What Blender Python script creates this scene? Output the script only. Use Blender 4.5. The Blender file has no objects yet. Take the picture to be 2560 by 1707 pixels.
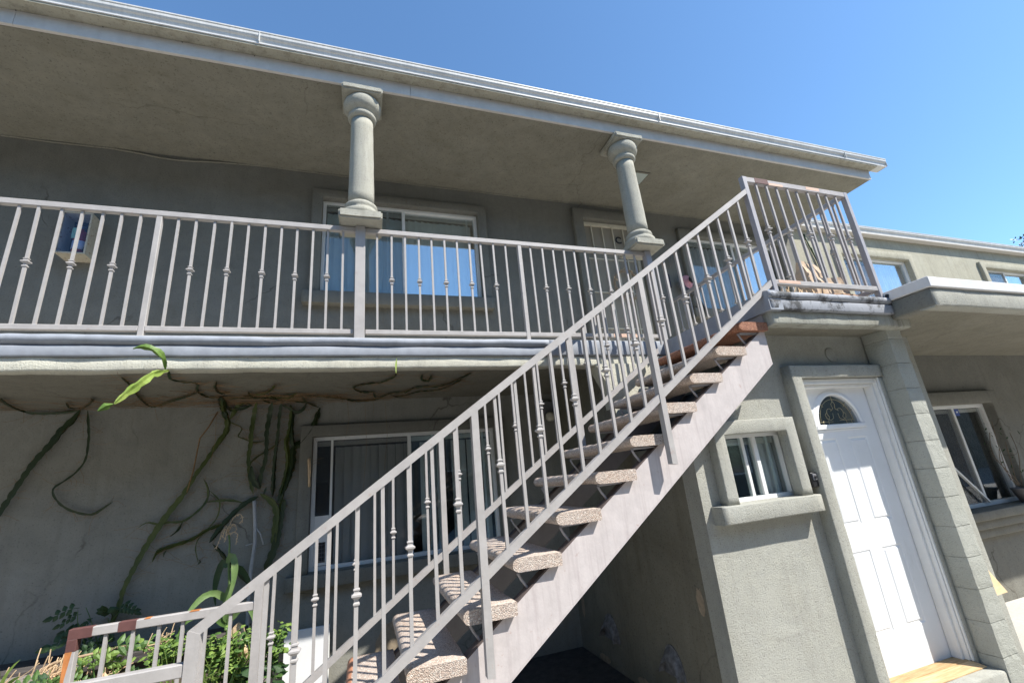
import bpy, bmesh, math, random
from mathutils import Vector, Matrix, noise
R = math.radians
C = bpy.context.scene.collection
S = bpy.context.scene
GZ = 1.71            # camera height above the driveway; all coordinates below are relative to eye level
rnd = random.Random(7)

# ------------------------------------------------------------------ camera, world, sun
cam_d = bpy.data.cameras.new('camera'); cam = bpy.data.objects.new('camera', cam_d); C.objects.link(cam)
cr, cu, cf = (0.948245, -0.304487, -0.090108), (-0.008856, -0.309018, 0.951015), (0.317417, 0.900997, 0.295721)
cam.matrix_world = Matrix(((cr[0], cu[0], -cf[0], 0), (cr[1], cu[1], -cf[1], 0), (cr[2], cu[2], -cf[2], GZ), (0, 0, 0, 1)))
cam_d.sensor_width = 36; cam_d.lens = 15.604; cam_d.clip_start = .02; cam_d.clip_end = 600
S.camera = cam
SUN = Vector((1.09, -1.0, 1.75)).normalized()
el = math.asin(SUN.z); az = math.atan2(SUN.x, SUN.y)
w = bpy.data.worlds.new('World'); S.world = w; w.use_nodes = True
nt = w.node_tree; nt.nodes.clear()
sky = nt.nodes.new('ShaderNodeTexSky'); sky.sky_type = 'NISHITA'; sky.sun_disc = False
sky.sun_elevation = el; sky.sun_rotation = az; sky.air_density = 1.0; sky.dust_density = .35; sky.ozone_density = 3.0
bg = nt.nodes.new('ShaderNodeBackground'); bg.inputs[1].default_value = .128
wo = nt.nodes.new('ShaderNodeOutputWorld')
tint = nt.nodes.new('ShaderNodeMix'); tint.data_type = 'RGBA'; tint.blend_type = 'MULTIPLY'; tint.inputs[0].default_value = 1; tint.inputs[7].default_value = (.85, 1.075, 1.17, 1)
nt.links.new(sky.outputs[0], tint.inputs[6]); nt.links.new(tint.outputs[2], bg.inputs[0]); nt.links.new(bg.outputs[0], wo.inputs[0])
sl = bpy.data.lights.new('sun', 'SUN'); sl.energy = 5.0; sl.angle = R(.55); sl.color = (1.0, .955, .88)
so = bpy.data.objects.new('sun', sl); C.objects.link(so)
so.rotation_euler = (-SUN).to_track_quat('-Z', 'Y').to_euler(); so.location = (8, -8, 14)
S.view_settings.view_transform = 'Standard'; S.view_settings.look = 'None'
S.view_settings.exposure = .78; S.view_settings.gamma = 1

# ------------------------------------------------------------------ materials
def srgb(r, g, b):
    f = lambda c: (c/255/12.92) if c/255 <= .04045 else ((c/255+.055)/1.055)**2.4
    return (f(r), f(g), f(b), 1)
class Mat:
    def __init__(s, name):
        s.m = bpy.data.materials.new(name); s.m.use_nodes = True; s.t = s.m.node_tree; s.n = s.t.nodes; s.l = s.t.links
        s.b = s.n['Principled BSDF']; s.tc = s.n.new('ShaderNodeTexCoord')
    def co(s, scale=(1, 1, 1), kind='Object'):
        mp = s.n.new('ShaderNodeMapping'); mp.inputs['Scale'].default_value = scale
        s.l.new(s.tc.outputs[kind], mp.inputs[0]); return mp.outputs[0]
    def noise(s, scale, detail=4, rough=.55, vec=None, dist=0):
        x = s.n.new('ShaderNodeTexNoise'); x.inputs['Scale'].default_value = scale; x.inputs['Detail'].default_value = detail
        x.inputs['Roughness'].default_value = rough; x.inputs['Distortion'].default_value = dist
        s.l.new(vec if vec is not None else s.tc.outputs['Object'], x.inputs['Vector']); return x.outputs['Fac']
    def vor(s, scale, vec=None, feature='F1', out='Distance'):
        x = s.n.new('ShaderNodeTexVoronoi'); x.feature = feature; x.inputs['Scale'].default_value = scale
        s.l.new(vec if vec is not None else s.tc.outputs['Object'], x.inputs['Vector']); return x.outputs[out]
    def ramp(s, fac, stops, interp='LINEAR'):
        x = s.n.new('ShaderNodeValToRGB'); x.color_ramp.interpolation = interp; e = x.color_ramp.elements
        while len(e) < len(stops): e.new(.5)
        for i, (p, c) in enumerate(stops):
            e[i].position = p; e[i].color = c if not isinstance(c, (int, float)) else (c, c, c, 1)
        s.l.new(fac, x.inputs[0]); return x.outputs[0]
    def mix(s, fac, a, b, mode='MIX'):
        x = s.n.new('ShaderNodeMix'); x.data_type = 'RGBA'; x.blend_type = mode
        for i, v in ((0, fac), (6, a), (7, b)):
            if isinstance(v, (int, float)): x.inputs[i].default_value = v
            elif isinstance(v, tuple): x.inputs[i].default_value = v
            else: s.l.new(v, x.inputs[i])
        return x.outputs[2]
    def math(s, op, a, b=0):
        x = s.n.new('ShaderNodeMath'); x.operation = op
        for i, v in ((0, a), (1, b)):
            if isinstance(v, (int, float)): x.inputs[i].default_value = v
            else: s.l.new(v, x.inputs[i])
        return x.outputs[0]
    def bump(s, h, dist=.003, strength=1, prev=None):
        x = s.n.new('ShaderNodeBump'); x.inputs['Distance'].default_value = dist; x.inputs['Strength'].default_value = strength
        s.l.new(h, x.inputs['Height'])
        if prev is not None: s.l.new(prev, x.inputs['Normal'])
        return x.outputs[0]
    def fin(s, col=None, rough=.8, normal=None, spec=None, metal=0):
        if col is not None:
            if isinstance(col, tuple): s.b.inputs['Base Color'].default_value = col
            else: s.l.new(col, s.b.inputs['Base Color'])
        if isinstance(rough, (int, float)): s.b.inputs['Roughness'].default_value = rough
        else: s.l.new(rough, s.b.inputs['Roughness'])
        if normal is not None: s.l.new(normal, s.b.inputs['Normal'])
        if spec is not None: s.b.inputs['Specular IOR Level'].default_value = spec
        s.b.inputs['Metallic'].default_value = metal
        return s.m
def mul(c, k): return (c[0]*k, c[1]*k, c[2]*k, 1)

def stucco(name, base, grain=95, bump=.004, mott=.16, dirt=0.0, crack=.0, pits=.75):
    m = Mat(name)
    big = m.noise(1.3, 6, .62, dist=1.2); mid = m.noise(6, 6, .65, dist=1.0); fine = m.noise(grain, 3, .7)
    c = m.ramp(big, [(.28, mul((base[0]*1.03, base[1], base[2]*.94), 1-mott)), (.72, mul(base, 1+mott))])
    c = m.mix(.4, c, m.ramp(mid, [(.3, mul(base, .80)), (.7, mul((base[0]*1.04, base[1]*1.02, base[2]*.96), 1.14))]))
    pit = m.ramp(fine, [(.30, .42), (.43, 1), (1, 1)])
    c = m.mix(pits, c, pit, 'MULTIPLY')
    if dirt:
        streak = m.noise(3.2, 6, .68, m.co((3.5, 3.5, .30)))
        c = m.mix(m.ramp(streak, [(.5, 0.0), (.78, dirt)]), c, (.10, .085, .06, 1))
    if crack:
        e = m.n.new('ShaderNodeTexVoronoi'); e.feature = 'DISTANCE_TO_EDGE'; e.inputs['Scale'].default_value = .42
        wv = m.n.new('ShaderNodeVectorMath'); wv.operation = 'ADD'; ns = m.n.new('ShaderNodeTexNoise'); ns.inputs['Scale'].default_value = 3.5; ns.inputs['Detail'].default_value = 6
        m.l.new(m.tc.outputs['Object'], ns.inputs['Vector']); m.l.new(m.tc.outputs['Object'], wv.inputs[0])
        sc = m.n.new('ShaderNodeVectorMath'); sc.operation = 'SCALE'; sc.inputs['Scale'].default_value = .30; m.l.new(ns.outputs['Color'], sc.inputs[0]); m.l.new(sc.outputs[0], wv.inputs[1])
        m.l.new(wv.outputs[0], e.inputs['Vector'])
        ck = m.math('MULTIPLY', m.ramp(e.outputs['Distance'], [(0, 1.), (.0022, 0.)]), m.ramp(m.noise(.8, 3), [(.5, 0.), (.56, crack)]))
        c = m.mix(ck, c, (.07, .06, .05, 1))
    v = m.vor(grain*.55)
    f2 = m.noise(grain*2.1, 2, .8); h = m.math('ADD', m.math('MULTIPLY', fine, .7), m.math('ADD', m.math('MULTIPLY', f2, .5), m.math('MULTIPLY', v, .15)))
    n1 = m.bump(m.noise(4, 4, .6, dist=.8), .010, .55)
    return m.fin(c, .92, m.bump(h, bump, 1, n1), .25)
WALLC = (.194, .192, .172, 1)  # same paint as the door wall, darkened here to put deep shade in the colour
M = {}
M['stucco'] = stucco('facade_stucco', WALLC, 70, .0028, .17, .22, .7)
M['stucco_lower'] = stucco('lower_wall_stucco', (.268, .268, .243, 1), 70, .0028, .17, .25, .7)  # facade stucco lightened to stand in for light bounced off the ground
M['stucco_rough'] = stucco('rough_sand_stucco', (.380, .382, .347, 1), 105, .0065, .14, .22, .15, .9)
M['stucco_soffit'] = stucco('soffit_stucco', (.218, .210, .175, 1), 55, .0022, .20, .30, .4)
M['stucco_edge'] = stucco('ledge_stucco', (.59, .58, .50, 1), 105, .0065, .10, .25)
M['stucco_mildew'] = stucco('mildewed_ledge_stucco', (.37, .375, .335, 1), 105, .0065, .16, .85)
M['stucco_col'] = stucco('column_stucco', (.39, .385, .338, 1), 110, .0065, .10, .35)
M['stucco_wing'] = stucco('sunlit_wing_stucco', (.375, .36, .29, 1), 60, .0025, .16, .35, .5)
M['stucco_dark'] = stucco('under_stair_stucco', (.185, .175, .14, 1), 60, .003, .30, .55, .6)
M['gutter_under'] = stucco('dirty_eave_boards', (.36, .345, .285, 1), 60, .002, .2, .6)

def paint(name, base, rough=.45, chip=0, var=.1, rust=None):
    m = Mat(name)
    n = m.noise(9, 6, .65); c = m.ramp(n, [(.3, mul(base, 1-var)), (.7, mul(base, 1+var))])
    st = m.noise(14, 5, .6, m.co((1, 1, .15)))
    c = m.mix(m.ramp(st, [(.52, 0.), (.8, .35)]), c, mul(base, .72))
    if chip:
        c = m.mix(m.ramp(m.noise(23, 6, .7), [(.64, 0.), (.67, chip)]), c, (.30, .12, .06, 1))
    if rust is not None:
        c = rust(m, c)
    return m.fin(c, m.ramp(n, [(.2, rough), (.8, rough+.2)]), m.bump(m.noise(60, 4), .0012, .6), .4)
RAIL = (.372, .352, .337, 1)
M['rail'] = paint('grey_rail_paint', RAIL, .42, .25)
M['rail_dark'] = paint('darkened_rail_paint', (.33, .32, .335, 1), .42)  # darker copy of the rail paint; puts shade into the posts' colour
M['rail_shade_worn'] = paint('shade_darkened_worn_rail_paint', (.335, .315, .31, 1), .5, .35, .15)  # chipped rail paint, darkened to put shade into the landing balusters
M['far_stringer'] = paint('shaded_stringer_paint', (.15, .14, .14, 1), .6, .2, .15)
M['flange'] = paint('dark_brown_flange', (.09, .07, .065, 1), .7, .3, .3)
M['deck'] = stucco('deck_floor_coating', (.52, .50, .46, 1), 60, .002, .15, .4)
M['rust'] = paint('orange_rust', (.42, .16, .05, 1), .8, 0, .35)
M['primer'] = paint('oxide_primer', (.115, .05, .045, 1), .6, 0, .25)
M['salmon'] = paint('faded_undercoat', (.62, .42, .32, 1), .6, 0, .12)
def stain(m, c):
    s = m.noise(5, 6, .7, m.co((6, 1, .4)))
    c = m.mix(m.ramp(s, [(.5, 0.), (.72, .45)]), c, (.30, .25, .25, 1))
    return c
M['stringer'] = paint('pale_stringer_paint', (.495, .452, .44, 1), .5, .3, .10, stain)
M['coating'] = paint('blue_grey_deck_coating', (.285, .305, .34, 1), .55, 0, .14)
def grime(m, c):
    s = m.noise(4.5, 6, .75, m.co((1, 1, 1)))
    return m.mix(m.ramp(s, [(.49, 0.), (.60, .92)]), c, (.035, .035, .035, 1))
M['coating_dirty'] = paint('mildewed_deck_coating', (.30, .315, .345, 1), .6, 0, .18, grime)
M['fascia'] = paint('pale_fascia_paint', (.54, .51, .47, 1), .55, .12, .08)
M['gutter'] = paint('white_gutter_enamel', (.58, .575, .55, 1), .35, 0, .10, lambda m, c: m.mix(m.ramp(m.noise(11, 5, .6, m.co((7, 1, .3))), [(.42, 0.), (.75, .55)]), c, (.42, .43, .42, 1)))
M['white'] = paint('white_frame_enamel', (.74, .74, .72, 1), .4, 0, .04)
M['cream'] = paint('cream_enamel', (.62, .58, .47, 1), .5, .3, .06)
M['flash'] = paint('white_flashing', (.66, .65, .64, 1), .4, 0, .06)
m = Mat('door_white'); M['door'] = m.fin(m.mix(m.ramp(m.noise(4, 7, .75, m.co((2.5, 1, .8))), [(.60, 0.), (.74, .35)]), m.ramp(m.noise(3, 5), [(.3, (.76, .77, .77, 1)), (.7, (.84, .85, .86, 1))]), (.55, .54, .50, 1)), .38, m.bump(m.noise(70, 3, .6, m.co((6, 6, .4))), .0008, .5))
m = Mat('block'); n = m.noise(2.2, 5)
c = m.ramp(n, [(.3, (.34, .345, .30, 1)), (.7, (.42, .425, .38, 1))]); f = m.noise(120, 4, .7)
c = m.mix(.8, c, m.ramp(f, [(.32, .45), (.42, 1)]), 'MULTIPLY')
M['block'] = m.fin(c, .9, m.bump(m.math('ADD', f, m.noise(30, 4)), .005), .3)
m = Mat('mortar'); M['mortar'] = m.fin(m.ramp(m.noise(40), [(.3, (.22, .22, .19, 1)), (.7, (.3, .3, .26, 1))]), .95, m.bump(m.noise(90), .003))

def aggregate(name, tint, dark=1.0):
    m = Mat(name)
    oi = m.n.new('ShaderNodeObjectInfo'); ad = m.n.new('ShaderNodeVectorMath'); ad.operation = 'ADD'
    m.l.new(m.tc.outputs['Object'], ad.inputs[0]); m.l.new(oi.outputs['Location'], ad.inputs[1]); vec = ad.outputs[0]
    col = m.vor(185, vec, 'F1', 'Color'); d = m.vor(185, vec)
    sep = m.n.new('ShaderNodeSeparateColor'); m.l.new(col, sep.inputs[0])
    c = m.ramp(sep.outputs[0], [(0, (.13, .11, .10, 1)), (.12, (.30, .20, .15, 1)), (.35, (.40, .31, .25, 1)), (.55, (.50, .36, .28, 1)), (.72, (.46, .42, .37, 1)), (.86, (.62, .52, .43, 1)), (.96, (.72, .67, .60, 1))])
    c = m.mix(.30, c, (.40, .345, .29, 1)); c = m.mix(.8 if dark < 1 else .35, c, tint, 'MULTIPLY')
    c = m.mix(1.0, c, m.ramp(d, [(.35, 1.), (.8, .55)]), 'MULTIPLY')
    c = m.mix(m.ramp(m.noise(3, 5, .6, vec), [(.4, 0.), (.75, .5)]), c, mul(tint, .34*dark))
    c = m.mix(1.0, c, (dark, dark, dark, 1), 'MULTIPLY')
    return m.fin(c, .75, m.bump(m.math('SUBTRACT', 1, d), .0032, 1), .35)
M['aggregate'] = aggregate('pebble_aggregate', (1, .93, .88, 1), 1.25)
M['terracotta'] = aggregate('terracotta_tread', (.95, .42, .24, 1), .85)
m = Mat('terracotta_paint'); M['terra_paint'] = m.fin(m.ramp(m.noise(18, 5), [(.3, (.36, .15, .08, 1)), (.7, (.46, .23, .14, 1))]), .7, m.bump(m.noise(70), .003))

def glass(name, refl=.16, tint=(.9, .95, .95, 1), rough=0.0, edge=.8):
    m = Mat(name); m.n.remove(m.b)
    tr = m.n.new('ShaderNodeBsdfTransparent'); tr.inputs[0].default_value = tint
    gl = m.n.new('ShaderNodeBsdfGlossy'); gl.inputs['Roughness'].default_value = rough; gl.inputs[0].default_value = (.95, .97, 1, 1)
    lw = m.n.new('ShaderNodeLayerWeight'); lw.inputs[0].default_value = .5
    f = m.math('ADD', m.math('MULTIPLY', m.math('POWER', lw.outputs['Facing'], 4), edge), refl)
    bp = m.bump(m.noise(.9, 2), .004, .35); m.l.new(bp, gl.inputs['Normal'])
    mx = m.n.new('ShaderNodeMixShader'); m.l.new(f, mx.inputs[0]); m.l.new(tr.outputs[0], mx.inputs[1]); m.l.new(gl.outputs[0], mx.inputs[2])
    m.l.new(mx.outputs[0], m.n['Material Output'].inputs[0]); return m.m
M['glass'] = glass('window_glass', .10)
M['glass_sky'] = glass('mirror_coated_window_glass', .27)
M['glass_dim'] = glass('dusty_window_glass', .035, (.9, .92, .92, 1))
def screen(name, cov, col):
    m = Mat(name); tr = m.n.new('ShaderNodeBsdfTransparent'); m.fin(col, .9)
    mx = m.n.new('ShaderNodeMixShader'); mx.inputs[0].default_value = cov
    m.l.new(tr.outputs[0], mx.inputs[1]); m.l.new(m.b.outputs[0], mx.inputs[2]); m.l.new(mx.outputs[0], m.n['Material Output'].inputs[0]); return m.m
M['screen'] = screen('insect_screen_mesh', .16, (.11, .11, .115, 1))
M['door_mesh'] = screen('perforated_door_sheet', .8, (.36, .33, .27, 1))
def plain(name, col, rough=.7, var=.12, sc=12, bmp=.0015, spec=.4, metal=0):
    m = Mat(name); n = m.noise(sc, 5, .6)
    return m.fin(m.ramp(n, [(.3, mul(col, 1-var)), (.7, mul(col, 1+var))]), rough, m.bump(m.noise(sc*6, 3), bmp), spec, metal)
M['blind'] = plain('vinyl_blind', (.80, .84, .82, 1), .55, .05, 3)
M['blind_dim'] = plain('vinyl_blind_grey', (.70, .69, .66, 1), .6, .10, 3)
M['curtain'] = plain('grey_curtain', (.62, .62, .64, 1), .9, .1, 5)
M['curtain_pink'] = plain('mauve_curtain', (.60, .48, .50, 1), .9, .1, 5)
M['dark_room'] = plain('dark_room', (.10, .10, .10, 1), .9)
M['black'] = plain('black_plastic', (.02, .02, .022, 1), .4)
M['grey_pl'] = plain('grey_plastic', (.16, .16, .17, 1), .35)
M['came'] = plain('brass_came', (.42, .36, .22, 1), .4, .1, 20, 0, .5, .6)
M['brown_paper'] = plain('brown_paper', (.50, .38, .27, 1), .85, .12, 9, .004)
M['cardboard'] = plain('wet_cardboard', (.40, .23, .14, 1), .85, .3, 9)
M['red'] = plain('extinguisher_red', (.34, .02, .03, 1), .35)
M['tag_green'] = plain('pale_green_tag', (.36, .60, .36, 1), .6, .03)
M['label_white'] = plain('label_white', (.7, .7, .72, 1), .6, .05)
M['navy'] = plain('cabinet_back_navy', (.012, .014, .035, 1), .6)
M['pink'] = plain('pink_cloth', (.62, .30, .33, 1), .9, .2)
M['fringe'] = plain('grey_fringe', (.22, .22, .23, 1), .95, .6, 60)
M['twig'] = plain('dry_twig', (.42, .30, .19, 1), .85, .25, 25)
M['straw'] = plain('straw_leaf', (.62, .45, .28, 1), .85, .25, 12)
M['pole'] = plain('pale_pole', (.42, .42, .42, 1), .7, .2, 8)
M['root'] = plain('aerial_root', (.26, .16, .08, 1), .95, .3, 30)
M['sill_wood'] = None
m = Mat('varnished_threshold'); s_ = m.noise(6, 5, .6, m.co((1, 14, 6)))
M['sill_wood'] = m.fin(m.ramp(s_, [(.3, (.40, .25, .12, 1)), (.55, (.58, .41, .22, 1)), (.8, (.68, .54, .34, 1))]), .45, m.bump(s_, .002))
m = Mat('weathered_plank'); s_ = m.noise(5, 6, .65, m.co((1, 9, 9)))
M['plank'] = m.fin(m.ramp(s_, [(.3, (.13, .11, .10, 1)), (.7, (.32, .28, .25, 1))]), .9, m.bump(s_, .006))
m = Mat('dark_plank'); s_ = m.noise(5, 6, .65, m.co((1, 9, 9)))
M['plank_dark'] = m.fin(m.ramp(s_, [(.3, (.035, .03, .03, 1)), (.7, (.09, .08, .075, 1))]), .9, m.bump(s_, .006))
m = Mat('ply'); s_ = m.noise(4, 5, .6, m.co((2, 9, 9)))
M['ply'] = m.fin(m.ramp(s_, [(.35, (.75, .62, .42, 1)), (.8, (.80, .50, .20, 1))]), .7)
def leafmat(name, a, b, trans=.35, sc=9, rough=.5):
    m = Mat(name); oi = m.n.new('ShaderNodeObjectInfo')
    c = m.ramp(m.noise(sc, 4, .6), [(.32, a), (.68, b)])
    m.fin(c, rough, m.bump(m.noise(60, 3), .002))
    t = m.n.new('ShaderNodeBsdfTranslucent'); m.l.new(m.mix(.5, c, (.45, .6, .1, 1), 'MULTIPLY') if False else c, t.inputs[0])
    mx = m.n.new('ShaderNodeMixShader'); mx.inputs[0].default_value = trans
    m.l.new(m.b.outputs[0], mx.inputs[1]); m.l.new(t.outputs[0], mx.inputs[2]); m.l.new(mx.outputs[0], m.n['Material Output'].inputs[0]); return m.m
M['cactus'] = leafmat('cactus_stem', (.03, .055, .010, 1), (.095, .115, .02, 1), .1, 6)
M['cactus_dark'] = leafmat('dark_cactus_stem', (.012, .028, .008, 1), (.035, .055, .016, 1), .1, 6)
M['cactus_new'] = leafmat('new_cactus_pad', (.22, .34, .05, 1), (.42, .52, .13, 1), .25, 8)
M['cactus_pad'] = leafmat('green_cactus_pad', (.09, .17, .03, 1), (.16, .26, .05, 1), .25, 8)
M['leaf_lime'] = leafmat('lime_leaf', (.15, .26, .05, 1), (.30, .42, .10, 1), .4)
M['leaf'] = leafmat('green_leaf', (.06, .13, .03, 1), (.14, .25, .06, 1), .35)
M['leaf_dark'] = leafmat('dark_leaf', (.02, .055, .02, 1), (.05, .10, .035, 1), .25)
M['corn'] = leafmat('corn_leaf', (.12, .22, .06, 1), (.26, .36, .14, 1), .35, 5)
M['needle'] = leafmat('conifer_spray', (.012, .022, .012, 1), (.03, .045, .02, 1), .1)
m = Mat('driveway_concrete'); n = m.noise(.8, 6, .6); f = m.noise(60, 4, .6)
c = m.ramp(n, [(.3, (.31, .295, .265, 1)), (.7, (.39, .37, .335, 1))])
M['ground'] = m.fin(m.mix(.4, c, m.ramp(f, [(.3, .6), (.6, 1)]), 'MULTIPLY'), .9, m.bump(f, .002))
m = Mat('walk_concrete'); n = m.noise(.8, 6, .6); f = m.noise(60, 4, .6)
c = m.ramp(n, [(.3, (.46, .43, .38, 1)), (.7, (.56, .53, .48, 1))])
M['walk'] = m.fin(m.mix(.4, c, m.ramp(f, [(.3, .6), (.6, 1)]), 'MULTIPLY'), .9, m.bump(f, .002))
m = Mat('bed_soil'); f = m.noise(30, 6, .7)
M['soil'] = m.fin(m.ramp(f, [(.3, (.03, .022, .015, 1)), (.7, (.12, .09, .06, 1))]), .95, m.bump(f, .02))
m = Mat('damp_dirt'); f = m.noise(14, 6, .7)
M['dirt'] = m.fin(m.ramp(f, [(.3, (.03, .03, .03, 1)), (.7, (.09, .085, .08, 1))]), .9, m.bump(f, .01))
m = Mat('patterned_net'); v1 = m.vor(26, m.co((1, 1, .45)), 'F1'); nn = m.noise(40, 3, .6, m.co((1, 1, .4)), 1.5)
M['net'] = m.fin(m.ramp(nn, [(.46, (.008, .008, .008, 1)), (.58, (.045, .042, .036, 1))]), .85)
m = Mat('blue_sticker'); M['sticker'] = m.fin((.04, .08, .32, 1), .5)
m = Mat('leaded_glass'); M['lead_glass'] = glass('fanlight_glass', .20, (.6, .66, .66, 1), .05)

# ------------------------------------------------------------------ geometry helpers
class MB:
    """collects shapes given in eye-level coordinates; build() links them as one mesh object"""
    def __init__(s): s.v = []; s.f = []; s.sm = []
    def add(s, vs, fs, smooth=False):
        o = len(s.v); s.v += [tuple(p) for p in vs]; s.f += [tuple(i+o for i in f) for f in fs]; s.sm += [smooth]*len(fs); return s
    def box(s, x0, x1, y0, y1, z0, z1, bev=.0, seg=1):
        bm = bmesh.new(); bmesh.ops.create_cube(bm, size=1)
        for v in bm.verts: v.co = Vector(((x0+x1)/2+v.co.x*(x1-x0), (y0+y1)/2+v.co.y*(y1-y0), (z0+z1)/2+v.co.z*(z1-z0)))
        if bev: bmesh.ops.bevel(bm, geom=bm.edges[:], offset=bev, segments=seg, profile=.5, affect='EDGES')
        s.bm(bm, bev > 0 and seg > 1); return s
    def bm(s, bm, smooth=False):
        bm.verts.index_update(); s.add([v.co[:] for v in bm.verts], [[v.index for v in f.verts] for f in bm.faces], smooth); bm.free()
    def sweep(s, axis, a0, a1, prof, step=.08, amp=0, freq=3.0, smooth=True, caps=True, seed=0, a_of=None):
        n = max(1, int(abs(a1-a0)/step)); k = len(prof); vs = []
        for i in range(n+1):
            a = a0+(a1-a0)*i/n
            for (u, v) in prof:
                p = Vector((a, u, v) if axis == 'x' else (u, a, v) if axis == 'y' else (u, v, a))
                if amp:
                    q = noise.noise_vector(p*freq+Vector((seed, 0, 0)))+.4*noise.noise_vector(p*freq*5)
                    if axis == 'x': q.x = 0
                    elif axis == 'y': q.y = 0
                    else: q.z = 0
                    p += q*amp
                vs.append(p)
        fs = [(i*k+j, i*k+(j+1) % k, (i+1)*k+(j+1) % k, (i+1)*k+j) for i in range(n) for j in range(k)]
        s.add(vs, fs, smooth)
        if caps:
            s.add([vs[j] for j in range(k)], [tuple(range(k-1, -1, -1))]); s.add([vs[n*k+j] for j in range(k)], [tuple(range(k))])
        return s
    def tube(s, pts, r, k=6, smooth=True, caps=True, taper=None):
        pts = [Vector(p) for p in pts]; vs = []; n = len(pts); up = Vector((0, 0, 1)); prev = None
        for i, p in enumerate(pts):
            t = (pts[min(i+1, n-1)]-pts[max(i-1, 0)]).normalized()
            if prev is None: a = t.orthogonal().normalized()
            else: a = (prev-t*prev.dot(t)); a = a.normalized() if a.length > 1e-6 else t.orthogonal().normalized()
            prev = a; b = t.cross(a); rr = r if taper is None else r*taper(i/(n-1))
            for j in range(k):
                an = 2*math.pi*j/k; vs.append(p+a*math.cos(an)*rr+b*math.sin(an)*rr)
        fs = [(i*k+j, i*k+(j+1) % k, (i+1)*k+(j+1) % k, (i+1)*k+j) for i in range(n-1) for j in range(k)]
        if caps: fs += [tuple(range(k-1, -1, -1)), tuple((n-1)*k+j for j in range(k))]
        s.add(vs, fs, smooth); return s
    def bar(s, p0, p1, w, h, up=(0, 0, 1)):
        p0, p1 = Vector(p0), Vector(p1); t = (p1-p0).normalized(); a = t.cross(Vector(up)).normalized(); b = a.cross(t); vs = []
        for p in (p0, p1):
            for (i, j) in ((-1, -1), (1, -1), (1, 1), (-1, 1)): vs.append(p+a*i*w/2+b*j*h/2)
        s.add(vs, [(0, 1, 2, 3), (7, 6, 5, 4), (0, 4, 5, 1), (1, 5, 6, 2), (2, 6, 7, 3), (3, 7, 4, 0)]); return s
    def lathe(s, cx, cy, prof, k=28, smooth=True, rot=0, amp=0):
        vs = []
        for (r, z) in prof:
            for j in range(k):
                a = rot+2*math.pi*j/k; p = Vector((cx+r*math.cos(a), cy+r*math.sin(a), z))
                if amp: p += noise.noise_vector(p*6)*amp
                vs.append(p)
        n = len(prof)
        fs = [(i*k+j, i*k+(j+1) % k, (i+1)*k+(j+1) % k, (i+1)*k+j) for i in range(n-1) for j in range(k)]
        fs += [tuple(range(k-1, -1, -1)), tuple((n-1)*k+j for j in range(k))]
        s.add(vs, fs, smooth); return s
    def prism(s, poly, axis, a0, a1, smooth=False):
        k = len(poly); P = lambda a, u, v: (a, u, v) if axis == 'x' else (u, a, v) if axis == 'y' else (u, v, a)
        vs = [P(a0, *p) for p in poly]+[P(a1, *p) for p in poly]
        s.add(vs, [tuple(range(k)), tuple(range(2*k-1, k-1, -1))]+[(j, k+j, k+(j+1) % k, (j+1) % k) for j in range(k)], smooth); return s
    def wall(s, x0, x1, z0, z1, yf, yb, holes=(), top=None, seg=.4, axis='y'):
        xs = {x0, x1}; zs = {z0, z1}
        for (a, b, c, d) in holes: xs |= {a, b}; zs |= {c, d}
        if top:
            n = int((x1-x0)/seg)+1
            for i in range(n): xs.add(x0+(x1-x0)*i/n)
        xs = sorted(xs); zs = sorted(zs)
        tp = (lambda x: min(z1, top(x))) if top else (lambda x: z1)
        inh = lambda x, z: any(a < x < b and c < z < d for a, b, c, d in holes)
        P = (lambda x, y, z: (x, y, z)) if axis == 'y' else (lambda x, y, z: (y, x, z))
        def solid(i, j):
            if i < 0 or j < 0 or i >= len(xs)-1 or j >= len(zs)-1: return False
            xm = (xs[i]+xs[i+1])/2
            if zs[j] >= max(tp(xs[i]), tp(xs[i+1]))-1e-5: return False
            return not inh(xm, (zs[j]+zs[j+1])/2)
        for i in range(len(xs)-1):
            for j in range(len(zs)-1):
                if not solid(i, j): continue
                a, b = xs[i], xs[i+1]; c = zs[j]; da = max(c, min(zs[j+1], tp(a))); db = max(c, min(zs[j+1], tp(b)))
                s.add([P(a, yf, c), P(b, yf, c), P(b, yf, db), P(a, yf, da)], [(0, 1, 2, 3)])
                s.add([P(a, yb, c), P(b, yb, c), P(b, yb, db), P(a, yb, da)], [(3, 2, 1, 0)])
                if not solid(i-1, j): s.add([P(a, yf, c), P(a, yb, c), P(a, yb, da), P(a, yf, da)], [(3, 2, 1, 0)])
                if not solid(i+1, j): s.add([P(b, yf, c), P(b, yb, c), P(b, yb, db), P(b, yf, db)], [(0, 1, 2, 3)])
                if not solid(i, j-1): s.add([P(a, yf, c), P(b, yf, c), P(b, yb, c), P(a, yb, c)], [(3, 2, 1, 0)])
                if not solid(i, j+1) or (top and (da < zs[j+1]-1e-5 or db < zs[j+1]-1e-5)): s.add([P(a, yf, da), P(b, yf, db), P(b, yb, db), P(a, yb, da)], [(0, 1, 2, 3)])
        return s
    def build(s, name, mat, parent=None, base=None, loc=None, label=None):
        b = Vector(base) if base is not None else (Vector(parent['_b']) if parent is not None and '_b' in parent else Vector((0, 0, 0)))
        me = bpy.data.meshes.new(name); me.from_pydata([(x-b.x, y-b.y, z-b.z) for x, y, z in s.v], [], s.f)
        me.polygons.foreach_set('use_smooth', s.sm); me.materials.append(M[mat] if isinstance(mat, str) else mat); me.update()
        bm = bmesh.new(); bm.from_mesh(me); bmesh.ops.remove_doubles(bm, verts=bm.verts, dist=1e-5); bmesh.ops.recalc_face_normals(bm, faces=bm.faces); bm.to_mesh(me); bm.free()
        return link(name, me, parent, b, loc, label)
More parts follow.
